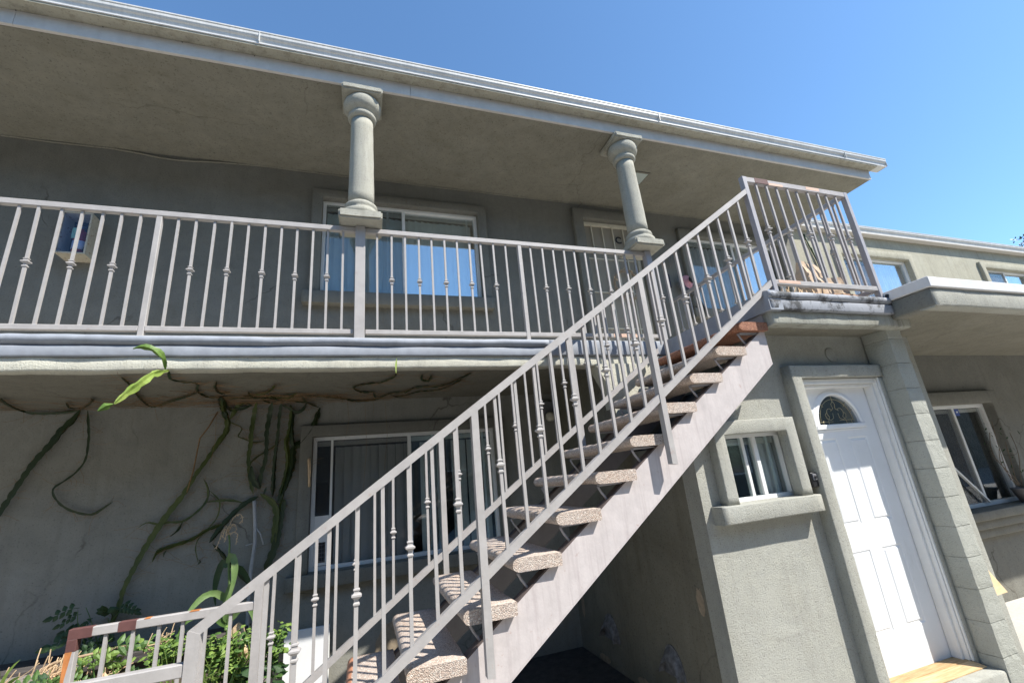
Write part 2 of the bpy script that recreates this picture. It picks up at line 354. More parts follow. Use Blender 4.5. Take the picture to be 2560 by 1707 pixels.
def link(name, me, parent=None, b=Vector((0, 0, 0)), loc=None, label=None):
    o = bpy.data.objects.new(name, me); C.objects.link(o)
    if parent is not None:
        o.parent = parent; o['_b'] = tuple(b)
        if loc is not None: o.location = loc
    else:
        o.location = (b[0], b[1], b[2]+GZ); o['_b'] = tuple(b)
    if label: o['label'] = label
    return o
def thing(name, label, cat, base, group=None):
    o = bpy.data.objects.new(name, None); C.objects.link(o); o.empty_display_size = .1
    o.location = (base[0], base[1], base[2]+GZ); o['_b'] = tuple(base); o['label'] = label; o['category'] = cat
    if group: o['group'] = group
    return o
def tag(o, label, cat, group=None):
    o['label'] = label; o['category'] = cat
    if group: o['group'] = group
    return o
def rect(u0, u1, v0, v1, r=.012, n=3):
    """rounded rectangle profile"""
    o = []
    for (cx, cy, a0) in ((u1-r, v0+r, -90), (u1-r, v1-r, 0), (u0+r, v1-r, 90), (u0+r, v0+r, 180)):
        for i in range(n): a = R(a0+90*i/(n-1)); o.append((cx+r*math.cos(a), cy+r*math.sin(a)))
    return o

# ------------------------------------------------------------------ the setting
G0 = -1.71
g = MB().box(-90, 90, -90, 90, G0-.3, G0).build('driveway', 'ground'); g['kind'] = 'structure'
g = MB().box(-2.2, 2.17, 3.3, 4.87, G0+.001, G0+.012).build('dirt_ground', 'dirt'); g['kind'] = 'structure'

g = MB().box(4.95, 20, .6, 3.465, G0+.001, G0+.02).build('concrete_walk', 'walk'); g['kind'] = 'structure'
YW = 4.88; SOF = 3.697; LS = .94; FL = 1.20
bld = thing('apartment_building', 'two storey grey green stucco apartment building with balcony, white door and stepped eaves', 'building', (0, YW, G0))
MAINW = (-.464, 1.392, 2.153, 3.338); W3 = (4.67, 6.56, 2.12, 3.32); SD = (2.925, 3.83, FL, 3.43)
WW1 = (8.01, 9.81, 2.15, 3.285); WW2 = (12.21, 13.95, 2.15, 3.29); LW = (-.464, 1.40, -.64, .579)
# facade wall
MB().wall(-9, 7.0, FL-.2, SOF+.12, YW, YW+.2, [MAINW, W3, SD]).build('wall', 'stucco', bld)
MB().wall(7.0, 20, FL-.2, 3.8, YW, YW+.2, [WW1, WW2]).build('wall', 'stucco_wing', bld)
MB().wall(-9, 2.2, G0, LS+.05, YW, YW+.2, [LW]).build('wall', 'stucco_lower', bld)
# ground floor box that carries the landing
sb = lambda x: .715*x-1.415
DW = (3.31, 4.215, -1.56, .56); SW = (2.45, 3.07, -.30, .172)
MB().wall(2.18, 4.9, G0, LS+.01, 2.65, 2.80, [DW, SW], top=lambda x: sb(x)-.01 if x < 2.9 else 2, seg=.1).build('wall', 'stucco_rough', bld)
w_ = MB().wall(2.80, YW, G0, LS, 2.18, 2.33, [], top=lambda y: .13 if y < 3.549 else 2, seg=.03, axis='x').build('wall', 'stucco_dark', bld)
MB().wall(2.33, 4.3, -.2, 1.03, 3.56, 3.70).build('wall', 'stucco_edge', bld)
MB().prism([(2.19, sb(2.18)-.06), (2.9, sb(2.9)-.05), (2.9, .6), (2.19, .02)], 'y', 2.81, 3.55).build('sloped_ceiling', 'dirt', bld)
# right ground-floor wall
RW = (6.15, 7.45, -.775, .38)
MB().wall(4.9, 14, G0, 1.05, 3.47, 3.62, [RW]).build('wall', 'stucco', bld)
MB().wall(2.80, 3.47, G0, 1.0, 4.75, 4.9, axis='x').build('wall', 'stucco', bld)
# closed dark rooms behind the openings
def room(x0, x1, z0, z1, y0, y1, mat='dark_room'):
    m = MB(); v = [(x, y, z) for x in (x0, x1) for y in (y0, y1) for z in (z0, z1)]
    m.add(v, [(0, 1, 5, 4)][:0]+[(2, 3, 7, 6), (0, 1, 3, 2), (4, 5, 7, 6), (0, 2, 6, 4), (1, 3, 7, 5)]); return m.build('room', mat, bld)
for (a, b, c, d) in (MAINW, W3, SD, WW1, WW2, LW): room(a-.3, b+.3, c-.2, d+.15, YW+.201, YW+1.2)
room(SW[0]-.1, SW[1]+.05, SW[2]-.2, .18, 2.801, 3.5); room(RW[0]-.3, RW[1]+.3, RW[2]-.3, RW[3]+.3, 3.621, 4.7)
# roofs, soffits
MB().box(-9, 7.02, 3.545, 9.5, SOF+.004, 3.97).build('roof', 'gutter_under', bld)
MB().sweep('x', -9, 7.01, [(3.543, SOF+.003), (YW+.05, SOF+.003), (YW+.05, SOF), (3.543, SOF)][::-1], 1.2, 0, smooth=False).build('soffit', 'stucco_soffit', bld)
MB().box(7.03, 20, YW+.01, 9.5, 3.725, 3.84).build('roof', 'gutter_under', bld)
# crack and settlement ridge where soffit meets wall
pts = [(x, YW-.012-.006*noise.noise(Vector((x*2, 0, 0))), SOF-.004-.05*math.exp(-((x+2.0)/.35)**2)+.012*noise.noise(Vector((x*1.5, 3, 0)))) for x in [(-9+i*.15) for i in range(107)]]
MB().tube(pts, .012, 5).build('soffit_joint', 'stucco_soffit', bld)
# layered fascia and gutter of main roof
y0 = 3.513
for (a, b) in ((-9, -2.6), (-2.597, .42), (.423, 4.6), (4.603, 7.02)):
    MB().sweep('x', a, b, rect(y0, y0+.03, SOF, 3.842, .004, 2), .25, .0012, 2, smooth=False).build('fascia_board', 'fascia', bld)
MB().box(-9, 7.06, 3.41, 3.544, 3.843, 3.87).build('eave_underside', 'gutter_under', bld)
def gut(x0, x1, yf, zt, zb, dep):
    h = zt-zb; prof = [(yf+dep, zb), (yf+.035, zb), (yf+.032, zb+.012), (yf+.026, zb+h*.30), (yf+.022, zb+h*.42), (yf+.010, zb+h*.50), (yf+.002, zb+h*.62), (yf, zb+h*.80), (yf+.004, zb+h*.86), (yf-.004, zb+h*.90), (yf-.004, zt), (yf+.016, zt), (yf+.018, zb+h*.93), (yf+dep-.005, zb+h*.93), (yf+dep, zb+h*.6)]
    return MB().sweep('x', x0, x1, prof, 3, 0, smooth=False)
gu = gut(-9, 7.26, 3.386, 3.988, 3.873, .16).build('gutter', 'gutter', bld)
for xx in (-5.1, -.9, 3.3, 6.4): MB().box(xx, xx+.006, 3.3815, 3.41, 3.876, 3.986).build('gutter_seam', 'gutter', gu)
MB().box(7.26, 7.266, 3.39, 3.54, 3.868, 3.985, .002).build('end_cap', 'gutter', gu)
MB().sweep('x', -9, 7.26, rect(3.40, 3.412, 3.862, 3.876, .003, 2), 4, smooth=False).build('drip_edge', 'flash', gu)
gu = gut(7.03, 20, 4.733, 3.85, 3.745, .14).build('gutter', 'gutter', bld)
MB().box(7.03, 20, 4.76, YW-.001, 3.715, 3.744).build('eave_underside', 'fascia', bld)
for i in range(26):
    x = -7+i*.55
    if x < 7: MB().lathe(0, 0, [(.004, 0), (.004, .004)], 6, False).build('nail', 'black', bld, base=(0, 0, 0), loc=Vector((x, y0-.004-YW, 3.83+.004*math.sin(i)-G0))).rotation_euler = (R(90), 0, 0)
# balcony: rolled lip, coated band, rough stucco edge, soffit
def roll(yf, zt, zb, depth=.12):
    """lip with round nose above a recessed groove"""
    pr = [(yf+depth, zt+.008)]
    for i in range(7): a = R(90+180*i/6); pr.append((yf+.035+.035*math.cos(a), zt-.033+.033*math.sin(a)))
    pr += [(yf+.045, zb), (yf+depth, zb)]
    return pr
def ledge(x0, x1, yr, coat, edge, seed):
    MB().sweep('x', x0, x1, roll(yr, 1.187, 1.108), .05, .009, 2.2, seed=seed).build('ledge_lip', coat, bld)
    MB().sweep('x', x0, x1, rect(yr+.022, yr+.13, 1.037, 1.112, .008), .05, .004, 2.6, seed=seed+5).build('ledge_band', coat, bld)
    MB().sweep('x', x0, x1, rect(yr+.045, yr+.16, LS, 1.04, .014), .04, .007, 3.2, seed=seed+9).build('ledge_edge', edge, bld)
ledge(-9, 1.60, 3.53, 'coating', 'stucco_edge', 1)
MB().sweep('x', 1.602, 2.93, rect(3.552, 3.66, 1.037, 1.187, .012), .05, .004, 2.6, seed=3).build('ledge_band', 'coating', bld)
MB().sweep('x', 1.60, 2.93, rect(3.575, 3.70, LS, 1.036, .014), .05, .007, 3, seed=4).build('ledge_edge', 'stucco_edge', bld)
MB().box(-9, 3.0, 3.67, YW-.001, LS+.0015, FL-.001).build('balcony_slab', 'stucco_soffit', bld)
# stucco haunch that runs down the corner beside the stair
MB().prism([(2.05, .955), (2.10, .85), (2.16, .72), (2.184, .5), (2.184, .12), (2.9, .12), (2.9, .955)], 'y', 3.551, 3.70).build('corner_haunch', 'stucco_edge', bld)
# landing
LX0, LX1 = 2.90, 4.46
MB().sweep('x', LX0-.03, 4.245, roll(2.295, 1.187, 1.115), .04, .007, 3, seed=21).build('ledge_lip', 'coating_dirty', bld)
MB().sweep('x', LX0-.02, 4.245, rect(2.31, 2.43, 1.037, 1.118, .008), .04, .006, 3, seed=22).build('ledge_band', 'coating_dirty', bld)
MB().sweep('x', LX0, LX1, rect(2.345, 2.45, LS-.008, 1.04, .014), .04, .007, 3, seed=23).build('ledge_edge', 'stucco_mildew', bld)
MB().sweep('y', 2.31, 3.54, [(LX0-.03+.02*0, 1.03), (LX0-.035, 1.18), (LX0+.02, 1.187), (LX0+.1, 1.187), (LX0+.1, 1.03)][::-1], .08, .004, 3, smooth=False).build('landing_edge', 'coating', bld)
MB().box(LX0+.005, 4.44, 2.43, YW-.002, LS+.0015, FL-.002).build('landing_slab', 'stucco_soffit', bld)
MB().box(LX0+.07, 4.24, 2.36, YW-.003, FL-.0015, FL+.002).build('landing_floor', 'deck', bld); MB().box(-9, LX0+.06, 3.60, YW-.003, FL-.0005, FL+.002).build('balcony_floor', 'deck', bld); MB().box(4.3, 14, 2.17, YW-.004, 1.1505, 1.162).build('canopy_roofing', 'deck', bld)
MB().box(LX0-.01, LX0+.004, 2.42, 3.54, .935, 1.029).build('landing_riser', 'rail_dark', bld)
# canopy at right with white flashing
CX = 4.25; CZ = 1.005
MB().box(CX+.03, 14, 2.05, YW-.003, CZ, 1.15).build('canopy_slab', 'stucco_soffit', bld)
MB().sweep('x', CX, 14, rect(2.03, 2.15, CZ-.01, 1.15, .018), .06, .006, 2.4, seed=31).build('canopy_edge', 'stucco_rough', bld)
MB().sweep('y', 2.032, 2.36, rect(CX-.004, CX+.1, CZ-.008, 1.15, .018), .06, .005, 2.4, seed=33).build('canopy_edge', 'stucco', bld)
fl = MB().sweep('x', CX-.02, 6.0, rect(2.008, 2.16, 1.152, 1.236, .005, 2), 1.2, .003, 1.3, smooth=False).build('flashing', 'flash', bld)
MB().sweep('x', 6.003, 14, rect(2.007, 2.16, 1.151, 1.237, .005, 2), 1.2, .003, 1.3, smooth=False).build('flashing', 'flash', bld)
MB().sweep('y', 2.012, 2.40, rect(CX-.024, CX+.1, 1.1515, 1.2375, .005, 2), .4, 0, smooth=False).build('flashing', 'flash', bld)
MB().tube([(CX-.015, 2.31, 1.21), (CX-.02, 2.33, 1.16), (CX-.005, 2.33, 1.1)], .02, 6).build('sealant_lump', 'black', bld)

# stucco surrounds and sills
def frame_path(path, wd, yf, yb, mat, seed, name='window_surround', wtop=None, amp=.003, r=.008):
    """mitred moulding that follows an open path of inner corners in the wall plane"""
    prof = rect(0, wd, yf, yb, r); P_ = [Vector(p) for p in path]; n = len(P_); rings = []
    nor = []
    for i in range(n-1): t = (P_[i+1]-P_[i]).normalized(); nor.append(Vector((-t.y, t.x)))
    def off(i):
        if i == 0: return nor[0]
        if i == n-1: return nor[-1]
        a_, b_ = nor[i-1], nor[i]; return (a_+b_)/(1+a_.dot(b_))
    for i in range(n-1):
        L = (P_[i+1]-P_[i]).length; k = max(1, int(L/.05))
        for q in range(k+(1 if i == n-2 else 0)):
            t = q/k; p = P_[i].lerp(P_[i+1], t); o_ = off(i) if q == 0 else (off(i+1) if q == k else nor[i]); rings.append((p, o_))
    m = MB(); vs = []; kk = len(prof)
    for p, o_ in rings:
        for (u, y) in prof:
            v = Vector((p.x+o_.x*u, y, p.y+o_.y*u)); v += noise.noise_vector(v*3+Vector((seed, 0, 0)))*amp+noise.noise_vector(v*15)*amp*.4; vs.append(v)
    N_ = len(rings)
    m.add(vs, [(i*kk+j, i*kk+(j+1) % kk, (i+1)*kk+(j+1) % kk, (i+1)*kk+j) for i in range(N_-1) for j in range(kk)], True)
    m.add(vs[:kk], [tuple(range(kk-1, -1, -1))]); m.add(vs[-kk:], [tuple(range(kk))])
    return m.build(name, mat, bld)
def surround(x0, x1, z0, z1, wd, yf, yb, mat, seed, sides='LTR', top=None):
    frame_path([(x0, z0), (x0, z1), (x1, z1), (x1, z0)], wd, yf, yb, mat, seed)
def sill(x0, x1, z0, z1, yf, yb, mat, seed):
    MB().sweep('x', x0, x1, rect(yf, yb, z0, z1, .008), .05, .003, 3, seed=seed).build('window_sill', mat, bld)
surround(MAINW[0], MAINW[1], 2.13, MAINW[3], .11, YW-.06, YW+.01, 'stucco', 41); sill(-.63, 1.515, 1.99, 2.135, YW-.10, YW+.01, 'stucco', 44)
surround(W3[0], W3[1], 2.13, W3[3], .12, YW-.06, YW+.01, 'stucco', 51); sill(4.5, 6.73, 1.97, 2.11, YW-.10, YW+.01, 'stucco', 54)
surround(LW[0], LW[1], -.65, LW[3], .11, YW-.06, YW+.01, 'stucco', 61); sill(-.64, 1.515, -.77, -.65, YW-.10, YW+.01, 'stucco', 64)
surround(WW1[0], WW1[1], 2.1, WW1[3], .13, YW-.06, YW+.01, 'stucco_wing', 71); surround(WW2[0], WW2[1], 2.1, WW2[3], .13, YW-.06, YW+.01, 'stucco_wing', 74)
surround(2.931, 3.825, FL, 3.435, .15, YW-.07, YW+.01, 'stucco', 81)
# small window surround and its heavy sill
surround(2.431, 3.012, -.30, .166, .098, 2.575, 2.66, 'stucco_rough', 91, top=.113); sill(2.245, 3.14, -.412, -.298, 2.545, 2.66, 'stucco_rough', 94)
# door surround
frame_path([(3.305, G0), (3.305, .56), (4.252, .56)], .104, 2.56, 2.66, 'stucco_rough', 101, 'door_surround')
MB().sweep('z', G0, .558, rect(4.216, 4.2535, 2.575, 2.66, .01), .05, .002, 3, seed=103).build('door_surround', 'stucco_rough', bld)
# right window surround and stepped moulding under it
surround(RW[0], RW[1], -.78, RW[3], .15, 3.40, 3.48, 'stucco', 111)
for i, (za, zb, yy) in enumerate(((-.87, -.78, 3.30), (-.965, -.872, 3.35), (-1.06, -.967, 3.40))):
    sill(5.9, 8.0, za, zb, yy, 3.48, 'stucco', 120+i)

# windows: frame > sashes, panes, slats
def window(o, y, mid, fw=.035, panes=('glass', 'glass'), scr=True, fmat='white', sash2=None, thick=.06):
    x0, x1, z0, z1 = o; m = MB()
    m.box(x0, x1, y, y+thick, z1-fw, z1, .002); m.box(x0, x1, y, y+thick, z0, z0+fw, .002)
    m.box(x0, x0+fw, y+.001, y+thick-.001, z0+fw, z1-fw, .002); m.box(x1-fw, x1, y+.001, y+thick-.001, z0+fw, z1-fw, .002)
    m.box(mid-.018, mid+.018, y+.002, y+thick-.002, z0+fw, z1-fw, .002)
    f = m.build('window', fmat, bld)
    a, b = (x0+fw, mid-.018), (mid+.018, x1-fw)
    for i, (p, q) in enumerate((a, b)):
        yy = y+.02+.018*i
        MB().box(p+.001, q-.001, yy, yy+.005, z0+fw+.001, z1-fw-.001).build('pane', panes[i], f)
    if sash2:
        for sx in sash2: MB().box(sx-.012, sx+.012, y+.046, y+.060, z0+fw, z1-fw, .002).build('sash_stile', fmat, f)
    if scr: MB().box(a[0]+.002, a[1]-.002, y+.008, y+.010, z0+fw, z1-fw).build('insect_screen', 'screen', f)
    MB().box(x0+fw, x1-fw, y+.062, y+.085, z1-fw-.05, z1-fw-.004, .002).build('head_rail', 'fascia', f)
    return f
def slats(f, x0, x1, z0, z1, y, mat, sp=.079, ang=18, miss=()):
    m = MB(); prof = []
    for i in range(5): t = -1+i/2; prof.append((t*.050, .005*(1-t*t)))
    vs = [(u, v, z) for z in (0, z1-z0) for (u, v) in prof]; m.add(vs, [(i, i+1, i+6, i+5) for i in range(4)], True)
    first = None; x = x0+sp/2; k = 0
    while x < x1:
        if k not in miss:
            if first is None: first = m.build('blind_slat', mat, f, base=(0, 0, 0)); o = first
            else: o = first.copy(); C.objects.link(o)
            bb = Vector(f['_b']); o.location = Vector((x, y+rnd.uniform(-.004, .004), z0))-bb; o.rotation_euler = (0, 0, R(ang+rnd.uniform(-7, 7)))
        x += sp; k += 1
def curtain(f, x0, x1, z0, z1, y, mat, n=18, amp=.02):
    N = n*6; pts = [(x0+(x1-x0)*i/N, y+amp*math.sin(i/N*n*6.283)+.006*math.sin(i*1.7)) for i in range(N+1)]
    m = MB(); vs = [(px, py, z) for z in (z0, z1) for px, py in pts]; m.add(vs, [(i, i+1, N+2+i, N+1+i) for i in range(N)], True); m.build('curtain', mat, f)
WY = YW+.03
f = window(MAINW, WY, .458, panes=('glass', 'glass_sky'), sash2=(.27, 1.27)); slats(f, MAINW[0]+.05, MAINW[1]-.05, MAINW[2]+.03, MAINW[3]-.1, WY+.10, 'blind')
f = window(W3, WY, 5.62, panes=('glass', 'glass_sky'), sash2=(5.75,)); curtain(f, W3[0]+.04, W3[1]-.05, W3[2]+.02, W3[3]-.09, WY+.10, 'curtain', 22)
f = window(WW1, WY, 8.845, panes=('glass', 'glass_sky'), scr=True); curtain(f, WW1[0]+.04, WW1[1]-.04, WW1[2], WW1[3]-.09, WY+.10, 'curtain_pink', 24)
f = window(WW2, WY, 12.99, panes=('glass', 'glass_sky'), scr=True); curtain(f, WW2[0]+.04, WW2[1]-.04, WW2[2], WW2[3]-.09, WY+.10, 'curtain_pink', 20)
f = window(LW, WY, .471, panes=('glass_dim', 'glass'), scr=True, sash2=(.72, 1.28)); slats(f, -.26, 1.34, LW[2]+.03, LW[3]-.1, WY+.115, 'blind_dim', .085, 30, (9, 13))
MB().box(-.300, -.278, WY+.003, WY+.058, LW[2]+.035, LW[3]-.035, .002).build('sash_stile', 'white', f)
pp = MB().wall(-.428, -.302, -.60, -.165, WY+.006, WY+.02, [(-.41, -.325, -.575, -.40)]).build('pet_door', 'white', f)
for i in range(5): MB().box(-.41, -.325, WY+.004, WY+.008, -.565+i*.035, -.562+i*.035).build('grille_wire', 'grey_pl', f)
for i in range(4): MB().box(-.40+i*.022, -.398+i*.022, WY+.001, WY+.004, -.575, -.40).build('grille_wire', 'grey_pl', f)
f = window(SW, 2.69, 2.80, .028, panes=('glass', 'glass'), scr=False, thick=.05, sash2=(2.965,))
for o in list(f.children):
    if o.name.startswith('pane') and '_x' not in o: pass
MB().box(2.685, 2.712, 2.705, 2.735, -.272, .144, .002).build('sash_stile', 'white', f)
MB().box(2.71, 2.785, 2.73, 2.732, -.272, .144).build('insect_screen', 'screen', f)
curtain(f, 2.84, 3.05, -.29, .12, 2.79, 'curtain', 5, .012)
f = window(RW, 3.50, 6.83, .04, panes=('glass_dim', 'glass_dim'), scr=True); MB().box(RW[0]+.04, RW[1]-.04, 3.60, 3.604, RW[2], RW[3]-.04).build('curtain', 'net', f)
MB().bar((6.22, 3.47, -.16), (6.81, 3.475, -.735), .022, .022).build('security_rod', 'white', f)
MB().box(6.87, 6.95, 3.512, 3.516, .25, .33).build('sticker', 'sticker', f); MB().box(6.895, 6.925, 3.509, 3.5115, .285, .305).build('sticker_mark', 'label_white', f)

# white entrance door with fanlight
DY = 2.70; dr = MB()
dx0, dx1, dz0, dz1 = 3.325, 4.19, -1.545, .513; cx = 3.752; bz = .195; rg = .236
N = 24; arc = [(cx+rg*math.cos(math.pi*i/N), bz+rg*math.sin(math.pi*i/N)) for i in range(N+1)]
# slab with a half-round opening: ring of quads from arc to outer rectangle
out = [(dx1, bz)]+[None]*(N-1)+[(dx0, bz)]
for i in range(1, N):
    a = math.pi*i/N; dx, dz = math.cos(a), math.sin(a)
    t = min(((dx1-cx)/dx if dx > 1e-6 else 9e9), ((dx0-cx)/dx if dx < -1e-6 else 9e9), (dz1-bz)/dz); out[i] = (cx+dx*t, bz+dz*t)
def put(pl, y): return [(a, y, b) for a, b in pl]
for i in range(N):
    dr.add([(arc[i][0], DY, arc[i][1]), (out[i][0], DY, out[i][1]), (out[i+1][0], DY, out[i+1][1]), (arc[i+1][0], DY, arc[i+1][1])], [(0, 1, 2, 3)])
    dr.add([(arc[i][0], DY, arc[i][1]), (arc[i+1][0], DY, arc[i+1][1]), (arc[i+1][0], DY+.03, arc[i+1][1]), (arc[i][0], DY+.03, arc[i][1])], [(0, 1, 2, 3)])
for c_, s_ in (((dx1, dz1), N), ((dx0, dz1), N)):
    k = min(range(1, N), key=lambda i: abs(out[i][0]-c_[0])+abs(out[i][1]-c_[1])+(0 if True else 0))
    a = out[k]; j = k+1 if (c_[0] == dx1 and a[0] >= dx1-1e-4) or (c_[0] == dx0 and a[1] >= dz1-1e-4) else k-1
    dr.add([(a[0], DY, a[1]), (c_[0], DY, c_[1]), (out[j][0], DY, out[j][1])], [(0, 1, 2)])
PANELS = [(3.462, 3.668, -.565, .083), (3.80, 4.02, -.565, .083), (3.462, 3.668, -1.29, -.748), (3.80, 4.02, -1.29, -.748)]
dr.wall(dx0, dx1, dz0, bz, DY, DY+.04, [tuple(p) for p in PANELS])
door = dr.build('door', 'door', bld)
for (a, b, c, d) in PANELS:
    m = MB(); loops = []
    for (ins, dy) in ((0, 0), (.008, .006), (.018, .007), (.030, .0), (.045, .001)):
        loops.append([(a+ins, DY+dy, c+ins), (b-ins, DY+dy, c+ins), (b-ins, DY+dy, d-ins), (a+ins, DY+dy, d-ins)])
    for q in range(len(loops)-1): m.add(loops[q]+loops[q+1], [(j, (j+1) % 4, 4+(j+1) % 4, 4+j) for j in range(4)])
    m.add(loops[-1], [(0, 1, 2, 3)]); m.build('door_panel', 'door', door)
fr = MB(); ring = []
for (r_, y_) in ((rg, DY-.004), (rg+.004, DY-.016), (rg+.02, DY-.018), (rg+.032, DY-.008), (rg+.040, DY-.011), (rg+.048, DY-.001)):
    ring.append([(cx+r_*math.cos(math.pi*i/32), y_, bz+r_*math.sin(math.pi*i/32)) for i in range(33)])
for q in range(len(ring)-1): fr.add(ring[q]+ring[q+1], [(i, i+1, 34+i, 33+i) for i in range(32)], True)
fr.box(cx-.285, cx+.285, DY-.02, DY-.001, bz-.04, bz-.002, .006)
fr.box(cx-.29, cx+.29, DY-.008, DY-.0005, bz-.055, bz-.0405, .003)
fr.build('fanlight_frame', 'door', door)
gp = MB().prism([(cx+(rg+.005)*math.cos(math.pi*i/24), bz-.003+(rg+.003)*math.sin(math.pi*i/24)) for i in range(25)], 'y', DY+.012, DY+.018).build('fanlight_pane', 'lead_glass', door)
cm = MB()
def came(pts): cm.tube([(cx+u, DY+.010, bz+v) for u, v in pts], .0022, 5)
def arcp(cx_, cz_, r_, a0, a1, n=12, sx=1): return [(cx_+sx*r_*math.cos(R(a0+(a1-a0)*i/n)), cz_+r_*math.sin(R(a0+(a1-a0)*i/n))) for i in range(n+1)]
came(arcp(0, .02, rg-.05, 4, 176, 24)); came([(-.20, .022), (-.13, .022), (-.05, .022)]); came([(.20, .03), (.1, .03), (.03, .03)])
for sg in (-1, 1):
    came([(0*sg, .232), (0.004, .19), (.022*sg, .165), (.012*sg, .13), (.045*sg, .11)])
    came([(sg*u, v) for u, v in arcp(.06, .095, .035, 140, -60, 12)]); came([(sg*u, v) for u, v in [(.03, .09), (.035, .05), (.07, .035), (.11, .05), (.12, .08), (.095, .10)]])
    came([(sg*.075, .065), (sg*.10, .03), (sg*.105, 0)]); came([(sg*.12, .145), (sg*.15, .18)]); came([(sg*.17, .09), (sg*.205, .115)]); came([(sg*.16, .03), (sg*.165, .0)])
cm.build('glass_came', 'came', door)
MB().box(cx-.30, cx+.30, 2.78, 2.79, .1, .5).build('inner_screen', 'grey_pl', door)
fr = MB(); fr.box(4.19, 4.216, 2.60, 2.75, dz0, .554, .003); fr.box(3.311, 3.324, 2.60, 2.75, dz0, .554, .003); fr.box(3.3245, 4.1895, 2.605, 2.75, .514, .556, .003)
fr.box(4.165, 4.189, 2.63, 2.698, dz0, .513, .003); fr.box(3.326, 4.164, 2.632, 2.698, .489, .512, .003)
fr.box(4.200, 4.218, 2.585, 2.599, dz0, .557, .003)
fr.build('door_frame', 'white', bld)
t_ = MB()
t_.prism([(2.52, -1.566), (2.52, -1.560), (2.60, -1.548), (2.70, -1.546), (2.70, -1.566)], 'x', 3.31, 4.21).build('threshold', 'sill_wood', bld)
th = MB()
for i in range(9): th.box(3.312, 4.208, 2.615+i*.009, 2.619+i*.009, -1.549, -1.542)
th.build('threshold_rib', 'sill_wood', bld)
MB().sweep('x', 3.15, 4.252, rect(2.44, 2.72, G0-.02, -1.568, .015), .06, .004, 3, seed=130).build('door_step', 'stucco_rough', bld)
# upper security door with letter
sy = YW+.02; m = MB(); x0, x1, z0, z1 = 2.931, 3.825, FL, 3.43
m.box(x0, x0+.05, sy, sy+.05, z0, z1, .003); m.box(x1-.05, x1, sy, sy+.05, z0, z1, .003); m.box(x0+.05, x1-.05, sy, sy+.05, z1-.05, z1, .003); m.box(x0+.05, x1-.05, sy+.001, sy+.05, z0, z0+.05)
sd = m.build('security_door', 'cream', bld)
for x in (3.095, 3.268, 3.439, 3.615, 3.74): MB().bar((x, sy+.01, z0+.05), (x, sy+.01, z1-.05), .014, .014, (1, 0, 0)).build('bar', 'cream', sd)
for z in (2.86, 2.344, 1.815): MB().bar((x0+.05, sy+.028, z), (x1-.05, sy+.028, z), .014, .016).build('crossbar', 'cream', sd)
MB().box(x0+.051, x1-.051, sy+.034, sy+.037, z0+.05, z1-.05).build('mesh_sheet', 'door_mesh', sd)
MB().box(x0+.05, x1-.05, sy+.13, sy+.17, z0, z1).build('inner_door', 'cream', sd)
for (x, z) in ((2.99, 2.52), (2.99, 3.2)): MB().tube([(x-.02, sy-.003, z-.05), (x-.02, sy-.003, z+.05)], .010, 6).build('hinge', 'black', sd)
def letter(txt, size, x, y, z, mat, parent, th=.004):
    cu_ = bpy.data.curves.new('letter', 'FONT'); cu_.body = txt; cu_.size = size; cu_.extrude = th; cu_.offset = size*.02
    to = bpy.data.objects.new('letter', cu_); C.objects.link(to); dg = bpy.context.evaluated_depsgraph_get()
    me = bpy.data.meshes.new_from_object(to.evaluated_get(dg)); bpy.data.objects.remove(to)
    me.materials.clear(); me.materials.append(M[mat]); o = link('letter', me, parent); o.location = Vector((x, y, z))-Vector(parent['_b']); o.rotation_euler = (R(90), 0, 0); return o
letter('C', .15, 3.475, sy+.028, 3.14, 'black', sd); letter('C', .15, 3.275, sy+.126, 3.02, 'fascia', sd)

# peeled patches on the dark side wall
def blob(name, x, y, z, ry, rz, mat, parent, seed=0, d=.004, n=18):
    pts = [(y+ry*math.cos(2*math.pi*i/n)*(1+.35*noise.noise(Vector((i*.9, seed, 0)))), z+rz*math.sin(2*math.pi*i/n)*(1+.35*noise.noise(Vector((i*.9, seed+4, 0))))) for i in range(n)]
    return MB().prism(pts, 'x', x-d, x+.01).build(name, mat, parent)
M['patch'] = plain('bare_scratch_coat', (.30, .24, .17, 1), .95, .2, 30)
for i, (y, z, a, b) in enumerate(((2.86, -.90, .035, .085), (3.1, -1.66, .10, .04), (3.4, -1.67, .14, .03), (3.75, -1.66, .10, .035), (4.75, -1.30, .03, .10), (4.4, -1.67, .1, .03))):
    blob('peeled_patch', 2.18, y, z, a, b, 'patch', bld, i)
MB().prism([(x, z) for x, z in ((.1, -1.72), (.13, -1.3), (.2, -1.18), (.36, -1.12), (.42, -1.35), (.5, -1.5), (.48, -1.72))], 'y', 4.874, 4.90).build('peeled_patch', 'patch', bld)

